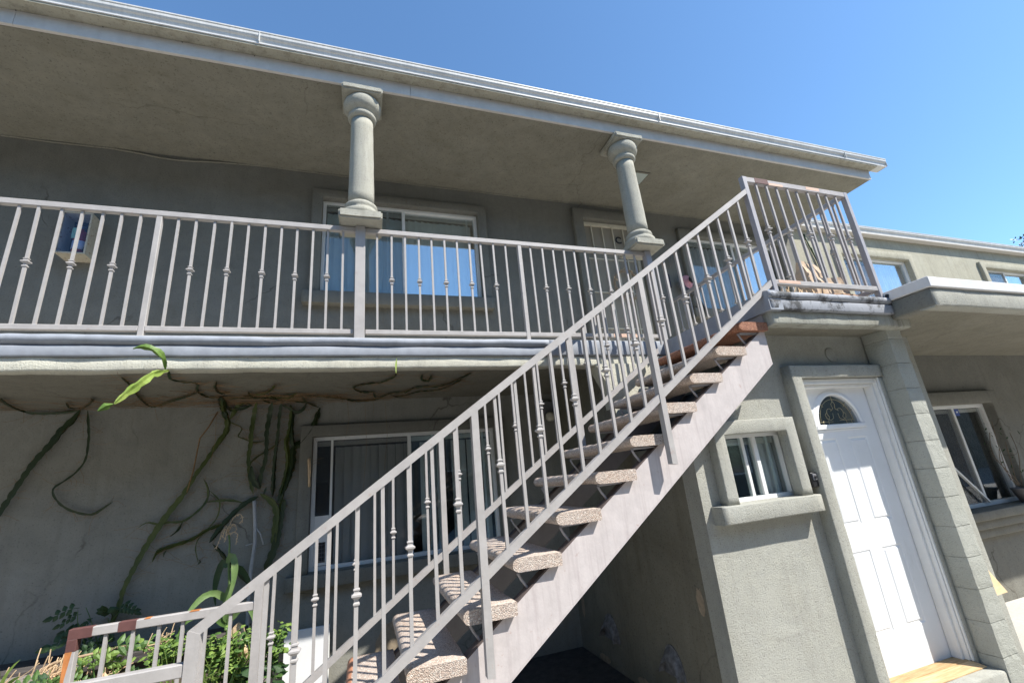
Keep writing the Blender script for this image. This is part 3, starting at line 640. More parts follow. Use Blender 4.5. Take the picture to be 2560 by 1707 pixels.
# ------------------------------------------------------------------ block pier
pier = thing('block_pier', 'narrow pier of painted concrete blocks standing right of the white front door', 'pillar', (4.35, 2.45, G0))
MB().box(4.259, 4.435, 2.436, 2.63, G0, .93).build('mortar_core', 'mortar', pier)
z = G0+.003; k = 0
while z < .9:
    h = min(.2105, .945-z); m = MB(); bm = bmesh.new(); bmesh.ops.create_cube(bm, size=1)
    bmesh.ops.subdivide_edges(bm, edges=bm.edges[:], cuts=5, use_grid_fill=True)
    bx = (4.254, 4.440, 2.430, 2.64)
    for v in bm.verts:
        p = Vector(((bx[0]+bx[1])/2+v.co.x*(bx[1]-bx[0]), (bx[2]+bx[3])/2+v.co.y*(bx[3]-bx[2]), z+h/2+v.co.z*h))
        edge = sum(1 for c in v.co if abs(abs(c)-.5) < .01)
        q = noise.noise_vector(p*14)*.0016
        if edge >= 2: q += noise.noise_vector(p*40)*.0035; q += Vector((-v.co.x*.004, -v.co.y*.004, -v.co.z*.002))
        v.co = p+q
    m.bm(bm); m.build('block', 'block', pier); z += .2135; k += 1

# ------------------------------------------------------------------ columns
def column(cx, label):
    t = thing('column', label, 'column', (cx, 3.655, 2.24), 'round stucco columns standing on the balcony railing')
    def slab(z0, z1, hw, nm, sd):
        m = MB(); bm = bmesh.new(); bmesh.ops.create_cube(bm, size=1)
        for v in bm.verts: v.co = Vector((cx+v.co.x*2*hw, 3.655+v.co.y*2*hw, (z0+z1)/2+v.co.z*(z1-z0)))
        bmesh.ops.bevel(bm, geom=bm.edges[:], offset=.014, segments=2, affect='EDGES')
        bmesh.ops.subdivide_edges(bm, edges=bm.edges[:], cuts=3, use_grid_fill=True)
        for v in bm.verts: v.co += noise.noise_vector(v.co*9+Vector((sd, 0, 0)))*.004
        m.bm(bm); m.build(nm, 'stucco_col', t)
    slab(2.242, 2.325, .180, 'plinth', 1); slab(3.625, 3.695, .185, 'abacus', 2)
    pb = [(.15, 2.31), (.165, 2.325), (.170, 2.345), (.165, 2.37), (.145, 2.385), (.132, 2.395), (.138, 2.41), (.145, 2.425), (.140, 2.445), (.122, 2.46), (.112, 2.47)]
    MB().lathe(cx, 3.655, pb, 40, amp=.003).build('base_moulding', 'stucco_col', t)
    sh = [(.112-.012*(i/10)**1.5, 2.468+(3.40-2.468)*i/10) for i in range(11)]
    MB().lathe(cx, 3.655, sh, 40, amp=.003).build('shaft', 'stucco_col', t)
    pc = [(.100, 3.405), (.116, 3.412), (.128, 3.425), (.131, 3.440), (.127, 3.455), (.116, 3.466), (.113, 3.476), (.122, 3.486), (.146, 3.50), (.163, 3.522), (.172, 3.55), (.174, 3.58), (.166, 3.605), (.150, 3.63)]
    MB().lathe(cx, 3.655, pc, 40, amp=.003).build('capital', 'stucco_col', t)
column(-.030, 'stucco column standing in front of the wide upper window with blinds')
column(2.89, 'stucco column standing beside the upstairs security door, nearer the stair top')

# ------------------------------------------------------------------ railings
BW = .017
_bal = {}
def knuckle_mesh():
    pr = [(.011, -.040), (.014, -.034), (.021, -.030), (.021, -.024), (.013, -.018), (.0135, -.008), (.026, 0), (.033, .004), (.033, .011), (.018, .018), (.016, .026), (.022, .029), (.021, .034), (.012, .038), (.011, .046)]
    m = MB(); m.lathe(0, 0, [(r*.94, z) for r, z in pr], 4, False, R(45)); o = m.build('collar', 'rail', None, base=(0, 0, 0)); me = o.data; bpy.data.objects.remove(o); return me
KN = knuckle_mesh()
def bal_mesh(L, slope=0, ax='x', mat='rail'):
    key = (round(L, 3), slope, ax, mat)
    if key not in _bal:
        m = MB(); h = BW/2; e = slope*h
        vs = [(sx*h, sy*h, (0 if i == 0 else L)+(sx if ax == 'x' else sy)*e) for i in (0, 1) for sx, sy in ((-1, -1), (1, -1), (1, 1), (-1, 1))]
        m.add(vs, [(0, 1, 2, 3), (7, 6, 5, 4), (0, 4, 5, 1), (1, 5, 6, 2), (2, 6, 7, 3), (3, 7, 4, 0)]); o = m.build('baluster', mat, None, base=(0, 0, 0)); _bal[key] = o.data; bpy.data.objects.remove(o)
    return _bal[key]
def baluster(t, x, y, z0, L, kn, slope=0, kz=None, ax='x', mat='rail'):
    o = link('baluster', bal_mesh(L, slope, ax, mat), t); o.location = Vector((x, y, z0))-Vector(t['_b']); o.rotation_euler = (R(rnd.gauss(0, .22)), R(rnd.gauss(0, .22)), R(rnd.uniform(-2, 2)))
    if kn:
        k = link('collar', KN, o); k.location = (0, 0, (kz-z0 if kz else L/2)+rnd.uniform(-.004, .004)); k.rotation_euler = (0, 0, R(rnd.uniform(-3, 3)))
def post(t, x, y, z0, z1, w=.038, mat='rail', nm='post'): return MB().box(x-w/2, x+w/2, y-w/2, y+w/2, z0, z1, .003).build(nm, mat, t)

# balcony railing
RT = 2.236; t = thing('balcony_railing', 'long pale grey metal railing with collared balusters along the upstairs balcony edge', 'railing', (0, 3.65, FL))
MB().box(-9, 2.90, 3.628, 3.672, RT-.046, RT, .004).build('top_rail', 'rail', t)
for (a, b) in ((-9, -5.06), (-5.02, -1.527), (-1.489, -.078), (.012, 1.43), (1.468, 2.9)): MB().box(a, b, 3.632, 3.668, 1.245, 1.285, .004).build('bottom_rail', 'rail', t)
P = [-5.04, -1.508, 1.449]
for x in P: post(t, x, 3.65, 1.15, RT-.046)
post(t, -.033, 3.645, 1.15, 2.24, .082); post(t, 2.93, 3.64, 1.15, 2.24, .07, 'rail_dark')
xs = []
for i in range(1, 61): xs.append((-1.508-.1205*i, i % 2 == 0))
for i in range(1, 12): xs.append((-1.508+.1215*i, i % 2 == 0))
for i in range(1, 12): xs.append((.110+.1195*(i-1), i % 2 == 0))
for i in range(1, 12): xs.append((1.449+.1205*i, i % 2 == 0))
for x, kn in xs:
    if min(abs(x-p) for p in P+[-.033]) > .05 and x < 2.88: baluster(t, x, 3.65, 1.28, RT-.046-1.275, kn, 0, 1.742)
MB().box(2.35, 2.62, 3.630, 3.634, 1.248, 1.284).build('bare_undercoat', 'salmon', t)

# landing railing
t = thing('landing_railing', 'metal railing round the two outer sides of the stair landing with rust primed patch', 'railing', (3.0, 2.36, FL))
LT = 2.249; X0, X1 = 3.018, 4.215
MB().box(X0, X1, 2.34, 2.38, LT-.052, LT, .004).build('top_rail', 'rail_shade_worn', t)
MB().box(X0+.02, X1, 2.342, 2.378, 1.258, 1.300, .004).build('bottom_rail', 'rail', t)
MB().box(X0-.022, X0+.022, 2.338, 2.382, 1.17, LT+.001, .003).build('post', 'rail_dark', t)
MB().box(X1-.022, X1+.022, 2.338, 2.382, 1.19, LT+.001, .003).build('post', 'rail_dark', t)
for i in range(1, 10): baluster(t, X0+.118*i+.01, 2.36, 1.295, LT-.052-1.29, i % 2 == 1, 0, 1.755, mat='rail_shade_worn')
MB().box(X1-.02, X1+.02, 2.39, YW-.02, LT-.045, LT-.001, .004).build('top_rail', 'rail_dark', t)
MB().box(X1-.018, X1+.018, 2.39, YW-.02, 1.258, 1.298, .004).build('bottom_rail', 'rail_dark', t)
post(t, X1, 3.62, 1.2, LT-.046, .038, 'rail_dark')
for i in range(1, 21):
    y = 2.36+.121*i
    if abs(y-3.62) > .05: baluster(t, X1, y, 1.295, LT-.045-1.29, i % 2 == 0, 0, 1.755, mat='rail_shade_worn')
pm = MB(); pm.box(X0+.11, X0+.26, 2.3388, 2.3815, LT-.050, LT+.0015, .002); pm.build('primer_patch', 'primer', t)
MB().box(X0+.262, X0+.42, 2.3392, 2.3405, LT-.052, LT-.03).build('bare_undercoat', 'salmon', t)
MB().box(X0+.70, X0+.86, 2.3392, 2.3405, LT-.036, LT-.006).build('bare_undercoat', 'salmon', t)
MB().box(X0+.05, X0+.28, 2.3405, 2.3412, 1.27, 1.296).build('bare_undercoat', 'salmon', t)

# stair handrails
SL = .707; T0 = .004; B0 = -.822
def stair_rail(label, y, posts, kpat, xtop, nx, group, xb):
    t = thing('stair_handrail', label, 'handrail', (nx, y, G0), group)
    def slab(c1, th, xa, xb_, nm, w=.042):
        m = MB(); m.prism([(xa, SL*xa+c1-th), (xb_, SL*xb_+c1-th), (xb_, SL*xb_+c1), (xa, SL*xa+c1)], 'y', y-w/2, y+w/2); return m.build(nm, 'rail', t)
    slab(T0, .049, nx-.02, xtop, 'top_rail'); slab(B0, .050, nx+.02, xb, 'bottom_rail', .036)
    for px in posts: MB().prism([(px-.019, SL*px-1.262), (px+.019, SL*px-1.268), (px+.019, SL*(px+.019)-.044), (px-.019, SL*(px-.019)-.044)], 'y', y-.0225, y+.0225).build('post', 'rail', t)
    MB().prism([(nx-.024, G0), (nx+.022, G0), (nx+.022, SL*(nx+.022)-.044), (nx-.020, SL*(nx-.020)+.004), (nx-.024, SL*(nx-.02)-.002)], 'y', y-.0235, y+.0235).build('newel_post', 'rail', t)
    for i in range(kpat[0], kpat[1]):
        x = kpat[2]+.1209*i
        if any(abs(x-p) < .05 for p in posts+[nx]) or x > xtop-.03 or x < nx: continue
        baluster(t, x, y, SL*x+B0-.004, T0-B0-.043+.004, i % 2 == 0, SL, SL*x-.425)
    # level guard at the foot of the stair
    MB().box(nx-.88, nx-.024, y-.020, y+.020, -.615, -.568, .004).build('guard_rail', 'rail', t)
    MB().box(nx-.90, nx-.024, y-.018, y+.018, -1.50, -1.46, .004).build('guard_rail', 'rail', t)
    MB().box(nx-.92, nx-.878, y-.022, y+.022, G0, -.567, .003).build('post', 'rail', t)
    for i in range(1, 7): baluster(t, nx-.024-.122*i, y, -1.47, .86, False)
    return t
near = stair_rail('stair handrail on the near side of the steps, running up to the landing corner', 2.36, [.572, 1.79], (-9, 20, .703), 3.0, -.630, 'handrails either side of the stair', 2.99)
far = stair_rail('stair handrail on the far side of the steps, with a rusty lower end post', 3.447, [.565, 1.756], (-10, 19, .690), 2.93, -.598, 'handrails either side of the stair', 2.68)
# primer and rust on the low end of the far guard
fx = -.598
MB().box(fx-.9225, fx-.815, 3.4245, 3.4695, -.617, -.5655, .002).build('primer_patch', 'primer', far)
MB().box(fx-.9225, fx-.8765, 3.4235, 3.4705, -.675, -.6155, .002).build('primer_patch', 'primer', far)
MB().box(fx-.70, fx-.615, 3.4253, 3.4687, -.6165, -.5662, .002).build('primer_patch', 'primer', far)
MB().prism([(fx-.9212, -1.5), (fx-.911, -1.5), (fx-.909, -1.0), (fx-.905, -.80), (fx-.890, -.672), (fx-.9212, -.672)], 'y', 3.4240, 3.4300).build('rust_streak', 'rust', far)
for a, b in ((-.58, -.55), (-.36, -.31)): MB().box(fx+a, fx+b, 3.4262, 3.468, -.5705, -.5672).build('rust_streak', 'rust', far)

# ------------------------------------------------------------------ staircase
st = thing('outdoor_staircase', 'open riser outdoor stair of pebble concrete treads on pale steel stringers', 'staircase', (.2, 2.42, G0))
def stringer(y0, y1, mat):
    m = MB(); z1 = lambda x: .715*x-1.138; z2 = lambda x: .715*x-1.410
    xa = -.62; xe = 2.885
    m.prism([(xa, z2(xa)-.0), (xe, z2(xe)), (xe, z1(xe)-.0), (xa, z1(xa))], 'y', y0, y1)
    o = m.build('stringer', mat, st); f = MB()
    xf = xe-.09; f.prism([(xa, z1(xa)+.0005), (xf, z1(xf)+.0005), (xf, z1(xf)+.010), (xa, z1(xa)+.010)], 'y', y0+.001, y0+.065)
    f.build('flange', 'flange', o); f = MB()
    f.prism([(xa, z2(xa)-.010), (xe, z2(xe)-.010), (xe, z2(xe)-.0005), (xa, z2(xa)-.0005)], 'y', y0-.001, y0+.065)
    f.build('flange', mat, o); return o
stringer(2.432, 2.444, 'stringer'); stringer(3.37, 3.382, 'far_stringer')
def tread_prof():
    pr = []
    for i in range(7): a = R(100+160*i/6); pr.append((.034+.034*math.cos(a), -.0325+.0325*math.sin(a)))
    return pr+[(.09, -.066), (.272, -.064), (.276, -.058), (.276, -.006), (.270, 0), (.09, 0)]
tm = None
for k in range(-3, 10):
    x = .195+.2685*k; zt = -.772+.192*k
    m = MB(); m.sweep('y', 2.392, 3.412, [(a, b) for a, b in tread_prof()][::-1], .025, .0026, 22, smooth=True, seed=k)
    o = m.build('tread', 'terracotta' if k == 9 else 'aggregate', st, base=(0, 0, 0), loc=Vector((x, 0, zt))-Vector(st['_b']), label='terracotta coloured top tread' if k == 9 else None)
    if k in (-1,):
        n_ = MB(); n_.sweep('y', 2.394, 3.414, [(a*1.0-.003, b) for a, b in tread_prof()[:7]]+[(.034, -.062), (.034, -.003)], .05, .001, 12, seed=4)
        c = n_.build('nosing', 'terra_paint', o, base=(0, 0, 0)); c.location = (0, 0, .001)
    for yy in (2.46, 3.36):
        b = MB(); zb = zt-.066
        b.tube([(x+.245, yy, zb-.006), (x+.06, yy, zb-.008), (x+.045, yy, zb-.016), (x+.060, yy, zb-.045), (x+.115, yy, min(zb-.12, .715*(x+.115)-1.13))], .0075, 6).build('bracket', 'rail_dark', st)
        b = MB().box(x+.05, x+.25, yy-.02, yy+.02, zb-.010, zb-.003).build('bracket_plate', 'rail_dark', st)

# ------------------------------------------------------------------ small things
# fire extinguisher cabinet
fc = thing('fire_extinguisher_cabinet', 'rusty cream metal extinguisher cabinet on the upstairs wall behind the left balusters', 'cabinet', (-2.6, YW, 2.36))
a0, a1, b0, b1, c0, c1 = -2.70, -2.475, 4.70, YW-.001, 2.36, 2.795
m = MB(); m.box(a0, a0+.008, b0, b1, c0, c1); m.box(a1-.008, a1, b0, b1, c0, c1); m.box(a0+.008, a1-.008, b0, b1, c0, c0+.008); m.box(a0+.008, a1-.008, b0, b1, c1-.008, c1)
def rusty(m, c): return m.mix(m.ramp(m.noise(38, 4, .6), [(.60, 0.), (.64, .8)]), c, (.25, .10, .04, 1))
M['cab'] = paint('rust_flecked_cream_paint', (.50, .46, .37, 1), .5, 0, .1, rusty)
m.build('shell', 'cab', fc); MB().box(a0+.008, a1-.008, b1-.012, b1-.002, c0+.008, c1-.008).build('back_panel', 'navy', fc)
fr = MB(); fr.wall(a0-.002, a1+.002, c0-.002, c1+.002, b0-.010, b0-.001, [(a0+.012, a1-.012, c0+.012, c1-.012)]); fr.build('front_frame', 'cab', fc)
MB().box(a0+.012, a1-.012, b0-.006, b0-.003, c0+.012, c1-.012).build('front_pane', glass('cabinet_pane', .025, (.82, .86, .95, 1), 0, .05), fc)
ex = thing('fire_extinguisher', 'red fire extinguisher with green inspection tag inside the wall cabinet', 'extinguisher', (-2.575, 4.78, 2.37))
ex_x = -2.575
MB().lathe(ex_x, 4.78, [(.045, 2.372), (.052, 2.378), (.052, 2.60), (.045, 2.625), (.018, 2.645), (.018, 2.66)], 20).build('cylinder', 'red', ex)
MB().lathe(ex_x, 4.78, [(.0526, 2.43), (.0526, 2.52)], 20).build('label_band', 'label_white', ex)
MB().box(ex_x-.012, ex_x+.012, 4.76, 4.80, 2.66, 2.685).tube([(ex_x-.05, 4.77, 2.70), (ex_x, 4.78, 2.69), (ex_x+.03, 4.78, 2.685)], .006, 6).build('valve_handle', 'grey_pl', ex)
MB().tube([(ex_x+.02, 4.77, 2.675), (ex_x+.06, 4.76, 2.64), (ex_x+.066, 4.755, 2.5), (ex_x+.05, 4.75, 2.42)], .007, 6).build('hose', 'black', ex)
MB().box(ex_x-.04, ex_x+.015, 4.715, 4.719, 2.53, 2.64, .001).build('inspection_tag', 'tag_green', ex)
M['diffuser'] = plain('dusty_diffuser', (.42, .47, .44, 1), .5, .08, 5)
# soffit light
cl = thing('ceiling_light', 'square flush ceiling light in the soffit behind the right column', 'light', (3.40, 4.2, SOF-.02))
fr = MB(); fr.box(3.34, 3.585, 4.05, 4.07, SOF-.018, SOF-.001, .002); fr.box(3.34, 3.585, 4.28, 4.30, SOF-.018, SOF-.001, .002); fr.box(3.34, 3.36, 4.07, 4.28, SOF-.018, SOF-.001, .002); fr.box(3.565, 3.585, 4.07, 4.28, SOF-.018, SOF-.001, .002)
fr.build('frame', 'stucco_soffit', cl); MB().box(3.36, 3.565, 4.07, 4.28, SOF-.012, SOF-.001).build('diffuser', 'diffuser', cl)
# round cover on wall under landing
rc = MB(); rc.lathe(0, 0, [(.062, 0), (.062, .006), (.058, .009), (.0, .0095)], 28, True)
o = rc.build('round_cover_plate', 'stucco_rough', None, base=(0, 0, 0)); o.location = (3.822, 2.650, .775+GZ); o.rotation_euler = (R(90), 0, 0); tag(o, 'round blank cover plate on the wall above the white door', 'cover')
# key lock box
kb = thing('key_lock_box', 'black key lock box fixed between the small window and the white door', 'lock box', (3.17, 2.64, -.2))
MB().box(3.140, 3.202, 2.585, 2.648, -.252, -.150, .006, 2).build('case', 'black', kb); MB().box(3.150, 3.192, 2.578, 2.586, -.205, -.160, .003).build('cover', 'grey_pl', kb)
b = MB().lathe(0, 0, [(.011, 0), (.011, .006), (.008, .007)], 14); b = b.build('button', 'black', kb, base=(0, 0, 0)); b.location = Vector((3.171, 2.577, -.183))-Vector(kb['_b']); b.rotation_euler = (R(90), 0, 0)
# shell shaped vent hoods low on the dark side wall
M['hood'] = plain('flaking_grey_paint', (.16, .16, .165, 1), .5, .5, 26)
def hood(y, z, w_, h, lab):
    t = thing('vent_hood', lab, 'vent', (2.18, y, z), 'half round vent hoods on the side wall under the stair')
    m = MB(); n, q = 14, 5; vs = []
    for j in range(q+1):
        s_ = j/q; dep = .075*math.sin(math.pi/2*s_); sc = 1-.12*s_
        for i in range(n+1):
            a = math.pi*i/n; vs.append((2.178-dep*(1 if 0 < i < n else .9)*(.35+.65*(1-math.sin(a)*.6)), y+w_/2*math.cos(a)*(1-.0*s_), z+h*math.sin(a)*(1-s_*.55)-.0))
    m.add(vs, [(j*(n+1)+i, j*(n+1)+i+1, (j+1)*(n+1)+i+1, (j+1)*(n+1)+i) for j in range(q) for i in range(n)], True); m.build('hood', 'hood', t)
    MB().prism([(y+(w_/2+.012)*math.cos(math.pi*i/14), z-.012+(h+.016)*math.sin(math.pi*i/14)) for i in range(15)], 'x', 2.172, 2.179).build('flange', 'hood', t)
hood(4.20, -1.46, .25, .20, 'flaking grey vent hood nearer the back corner under the stair')
hood(3.30, -1.46, .22, .19, 'flaking grey vent hood nearer the lit wall corner under the stair')
# wall light under balcony
wl = thing('wall_light', 'old wall light and box under the balcony behind the stair rails', 'light', (2.05, YW, .75))
MB().box(1.98, 2.12, 4.79, YW-.001, .68, .84, .008).build('box', 'grey_pl', wl); MB().lathe(2.05, 4.74, [(.03, .70), (.05, .68), (.055, .63), (.03, .60)], 16).build('lamp', 'cream', wl)
# door bell and chime by upstairs door
o = MB().box(4.20, 4.245, YW-.022, YW-.001, 2.44, 2.66, .006).build('door_bell', 'navy', None, base=(4.22, YW, 2.5)); tag(o, 'small dark blue intercom plate on the wall right of the security door', 'doorbell')
wc = thing('wind_chime', 'thin metal chime hanging under the balcony soffit light right of the column', 'chime', (4.3, 4.84, 3.05))
for i, x in enumerate((4.27, 4.30, 4.34)): MB().tube([(x, 4.83, 3.02-.02*i), (x+.005, 4.83, 2.76+.03*i)], .006, 6).build('tube', 'grey_pl', wc)
MB().tube([(4.26, 4.83, 3.02), (4.35, 4.83, 3.03)], .005, 6).tube([(4.31, 4.83, 3.03), (4.31, 4.84, 3.16), (4.31, YW, 3.17)], .0025, 5).build('hanger', 'grey_pl', wc)
# twig wreath on security door
wr = thing('door_wreath', 'thin twig wreath hanging on the bars of the security door', 'wreath', (3.50, 4.88, 2.45)); m = MB()
for k in range(5):
    m.tube([(3.50+(.20+.015*math.sin(k*2+i))*math.cos(i*math.pi/12+k), 4.885-.008*k, 2.45+(.22+.02*math.sin(k+i*.7))*math.sin(i*math.pi/12+k)) for i in range(25)], .0035, 4)
m.build('twig_ring', 'twig', wr); m = MB()
for k in range(16):
    a = k*.9; p = Vector((3.50+.20*math.cos(a), 4.87, 2.45+.22*math.sin(a))); d = Vector((math.cos(a*2.3), -.3, math.sin(a*1.7)))*.06
    m.add([p, p+d*.5+Vector((.015, 0, .01)), p+d, p+d*.5-Vector((.015, 0, .01))], [(0, 1, 2, 3)])
m.build('dry_leaf', 'straw', wr)
# pink mop with grey fringe
mo = thing('hanging_mop', 'pink mop head with grey fringe and dark curved handle by the right upstairs window', 'mop', (4.5, 4.8, 2.5))
m = MB(); n = 16; vs = [(4.52, 4.76, 2.52)]
for j in (1, 2, 3):
    for i in range(n): a = 2*math.pi*i/n; vs.append((4.50+.033*j*math.cos(a)*(1+.1*math.sin(3*a)), 4.76+.018*j, 2.52+.038*j*math.sin(a)))
fs = [(0, 1+i, 1+(i+1) % n) for i in range(n)]+[(1+(j-1)*n+i, 1+(j-1)*n+(i+1) % n, 1+j*n+(i+1) % n, 1+j*n+i) for j in (1, 2) for i in range(n)]
m.add(vs, fs, True).build('head_pad', 'pink', mo); MB().tube([(4.49, 4.75, 2.57), (4.50, 4.745, 2.52), (4.53, 4.75, 2.48)], .022, 8, taper=lambda u: .5+2*u*(1-u)).build('clamp', 'black', mo); m = MB()
for k in range(120):
    a = rnd.uniform(math.pi*.85, math.pi*2.0); r0 = .12+rnd.uniform(-.02, .02); p = Vector((4.52+r0*math.cos(a), 4.80, 2.52+r0*math.sin(a))); q = p+Vector((math.cos(a)*.08+rnd.uniform(-.02, .02), rnd.uniform(-.03, .02), math.sin(a)*.06-.03))
    m.tube([p, (p+q)/2+Vector((rnd.uniform(-.015, .015), 0, .01)), q], .004, 3)
o = m.build('fringe', 'fringe', mo); o['kind'] = 'stuff'
MB().tube([(4.56, 4.77, 2.42), (4.61, 4.76, 2.2), (4.70, 4.75, 1.9), (4.86, 4.74, 1.55), (5.0, 4.7, 1.22)], .013, 7).build('handle', 'black', mo)
# paper bags
def bag(cx, cy, w_, d, h, rot, lab, seed, fold):
    t = thing('paper_bag', lab, 'paper bag', (cx, cy, FL), 'crumpled brown bags on the landing'); t.rotation_euler = (0, 0, R(rot)); m = MB(); nz, per = 12, []
    n = 10
    for s_ in range(4):
        a, b = [((-1, -1), (1, -1)), ((1, -1), (1, 1)), ((1, 1), (-1, 1)), ((-1, 1), (-1, -1))][s_]
        for i in range(n): u = i/n; per.append((a[0]+(b[0]-a[0])*u, a[1]+(b[1]-a[1])*u))
    vs = []
    for j in range(nz+1):
        v = j/nz; sq = 1-fold*max(0, v-.45)/.55
        for (u0, v0) in per:
            p = Vector((u0*w_/2*(1+.06*v), v0*d/2*sq, h*v)); p += noise.noise_vector(p*11+Vector((seed, 0, 0)))*.018*min(1, v*2)+noise.noise_vector(p*28+Vector((seed, 3, 0)))*.007
            vs.append((p.x+cx, p.y+cy, p.z+FL))
    k = len(per); m.add(vs, [(j*k+i, j*k+(i+1) % k, (j+1)*k+(i+1) % k, (j+1)*k+i) for j in range(nz) for i in range(k)], False)
    m.build('bag_body', 'brown_paper', t, base=(cx, cy, FL)); return t
M['print'] = plain('dark_red_print', (.16, .05, .04, 1), .8)
for args, marks in (((3.80, 2.60, .24, .15, .42, 8, 'taller crumpled brown paper bag on the landing behind the railing', 3, .75), 1), ((4.06, 2.64, .22, .15, .30, -12, 'shorter crumpled brown paper bag beside the taller one on the landing', 9, .6), 0)):
    bag(*args)
o = MB().prism([(3.58, 1.202), (4.10, 1.202), (4.13, 1.245), (4.02, 1.262), (3.62, 1.25)], 'y', 2.44, 2.50).build('cardboard_sheet', 'cardboard', None, base=(3.85, 2.45, FL)); tag(o, 'wet brown cardboard sheet lying on the landing under the bags', 'cardboard')
m = MB()
for k in range(70):
    x = rnd.uniform(3.12, 3.7); p = Vector((x, rnd.uniform(2.42, 2.52), 1.20+rnd.uniform(0, .03))); q = p+Vector((rnd.uniform(-.05, .05), rnd.uniform(-.02, .02), rnd.uniform(.01, .08))); n_ = Vector((.008, 0, .004)); m.add([p-n_, p+n_, q+n_*.5, q-n_*.5], [(0, 1, 2, 3)])
o = m.build('dry_leaves', 'straw', None, base=(3.4, 2.45, FL)); tag(o, 'dry leaves and twigs heaped on the landing edge left of the bags', 'leaves'); o['kind'] = 'stuff'
M['twig_dark'] = plain('dark_twig', (.16, .12, .08, 1), .9, .3, 20)
def resample_(p):
    o = []; p = [Vector(q) for q in p]
    for i in range(len(p)-1):
        a_, b_, c_, d_ = p[max(i-1, 0)], p[i], p[i+1], p[min(i+2, len(p)-1)]
        for k in range(6): t_ = k/6; o.append(.5*((2*b_)+(c_-a_)*t_+(2*a_-5*b_+4*c_-d_)*t_*t_+(3*b_-a_-3*c_+d_)*t_**3))
    return o+[p[-1]]
# potted plant on right window
pt = thing('potted_plant', 'leggy plant in a dark pot standing on the ground floor window sill at right', 'potted plant', (7.30, 3.36, -.78))
MB().lathe(7.29, 3.37, [(.06, -.78), (.10, -.64), (.105, -.64), (.105, -.62), (.09, -.62), (.07, -.64)], 18).build('pot', 'grey_pl', pt); m = MB()
for (dx, h, bx) in ((-.30, .45, -.15), (-.22, .75, -.2), (-.38, .62, -.12), (-.1, .5, -.1), (.1, .6, 0)):
    m.tube(resample_([(7.29, 3.37, -.63), (7.29+bx, 3.35, -.58+h*.12), (7.29+dx, 3.33, -.6+h*.6), (7.29+dx*.8, 3.32, -.6+h)]), .0035, 5)
m.build('stem', 'twig_dark', pt); m = MB()
for k in range(30):
    p = Vector((7.29+rnd.uniform(-.42, .15), 3.32+rnd.uniform(-.05, .05), rnd.uniform(-.55, .15))); d_ = Vector((rnd.uniform(-.04, .04), rnd.uniform(-.02, .02), rnd.uniform(-.05, .02))); n_ = Vector((0, .006, .006)); m.add([p, p+d_*.5+n_, p+d_, p+d_*.5-n_], [(0, 1, 2, 3)])
o = m.build('foliage', 'leaf_dark', pt); o['kind'] = 'stuff'
# plywood offcut behind pier
o = MB().prism([(4.46, -1.165), (4.70, -1.16), (4.46, -.85)], 'y', 2.50, 2.515).build('plywood_offcut', 'ply', None, base=(4.55, 2.5, -1.16)); tag(o, 'pale triangular plywood offcut sticking out behind the block pier', 'board')
# strings on wing wall
o = MB().tube([(7.28, YW-.02, 3.62), (7.33, YW-.015, 3.4), (7.40, YW-.02, 3.1), (7.43, YW-.02, 2.7), (7.46, YW-.02, 2.2)], .012, 5).tube([(7.35, YW-.03, 3.35), (7.38, YW-.03, 3.1), (7.46, YW-.03, 2.9), (7.52, YW-.02, 2.3)], .010, 5).build('hanging_vine', 'leaf_dark', None, base=(7.3, YW, 3.0)); tag(o, 'thin dry vine hanging down the sunlit wall beyond the landing', 'vine')
# dark conifer behind the wing roof
tr = thing('conifer_tree', 'dark conifer with drooping twigs behind the right wing roof', 'tree', (41.6, 12.5, G0))
MB().tube([(41.6, 12.5, G0), (41.5, 12.4, 5), (41.55, 12.5, 12.5)], .25, 8, taper=lambda t: 1-.8*t).build('trunk', 'twig', tr); m = MB(); rr = random.Random(3)
def spray(p, d, L, n):
    for i in range(n):
        q = p+d*(L*i/n)+Vector((rr.uniform(-.1, .1), rr.uniform(-.1, .1), rr.uniform(-.12, .08))); e = Vector((rr.uniform(-.22, .1), rr.uniform(-.15, .15), rr.uniform(-.2, .12))); s_ = Vector((0, .02, .035)); m.add([q, q+e*.5+s_, q+e, q+e*.5-s_], [(0, 1, 2, 3)])
for k in range(60):
    z = rr.uniform(3, 13); a = rr.uniform(0, 6.28); L = (14-z)*.32; spray(Vector((41.5, 12.5, z)), Vector((math.cos(a), math.sin(a), -.15)), L, 26)
for dz in (0, .3): spray(Vector((38.4, 12.4, 11.0+dz)), Vector((-1, 0, -.30+.1*dz)), 3.3-dz, 60)
m.build('crown', 'needle', tr)

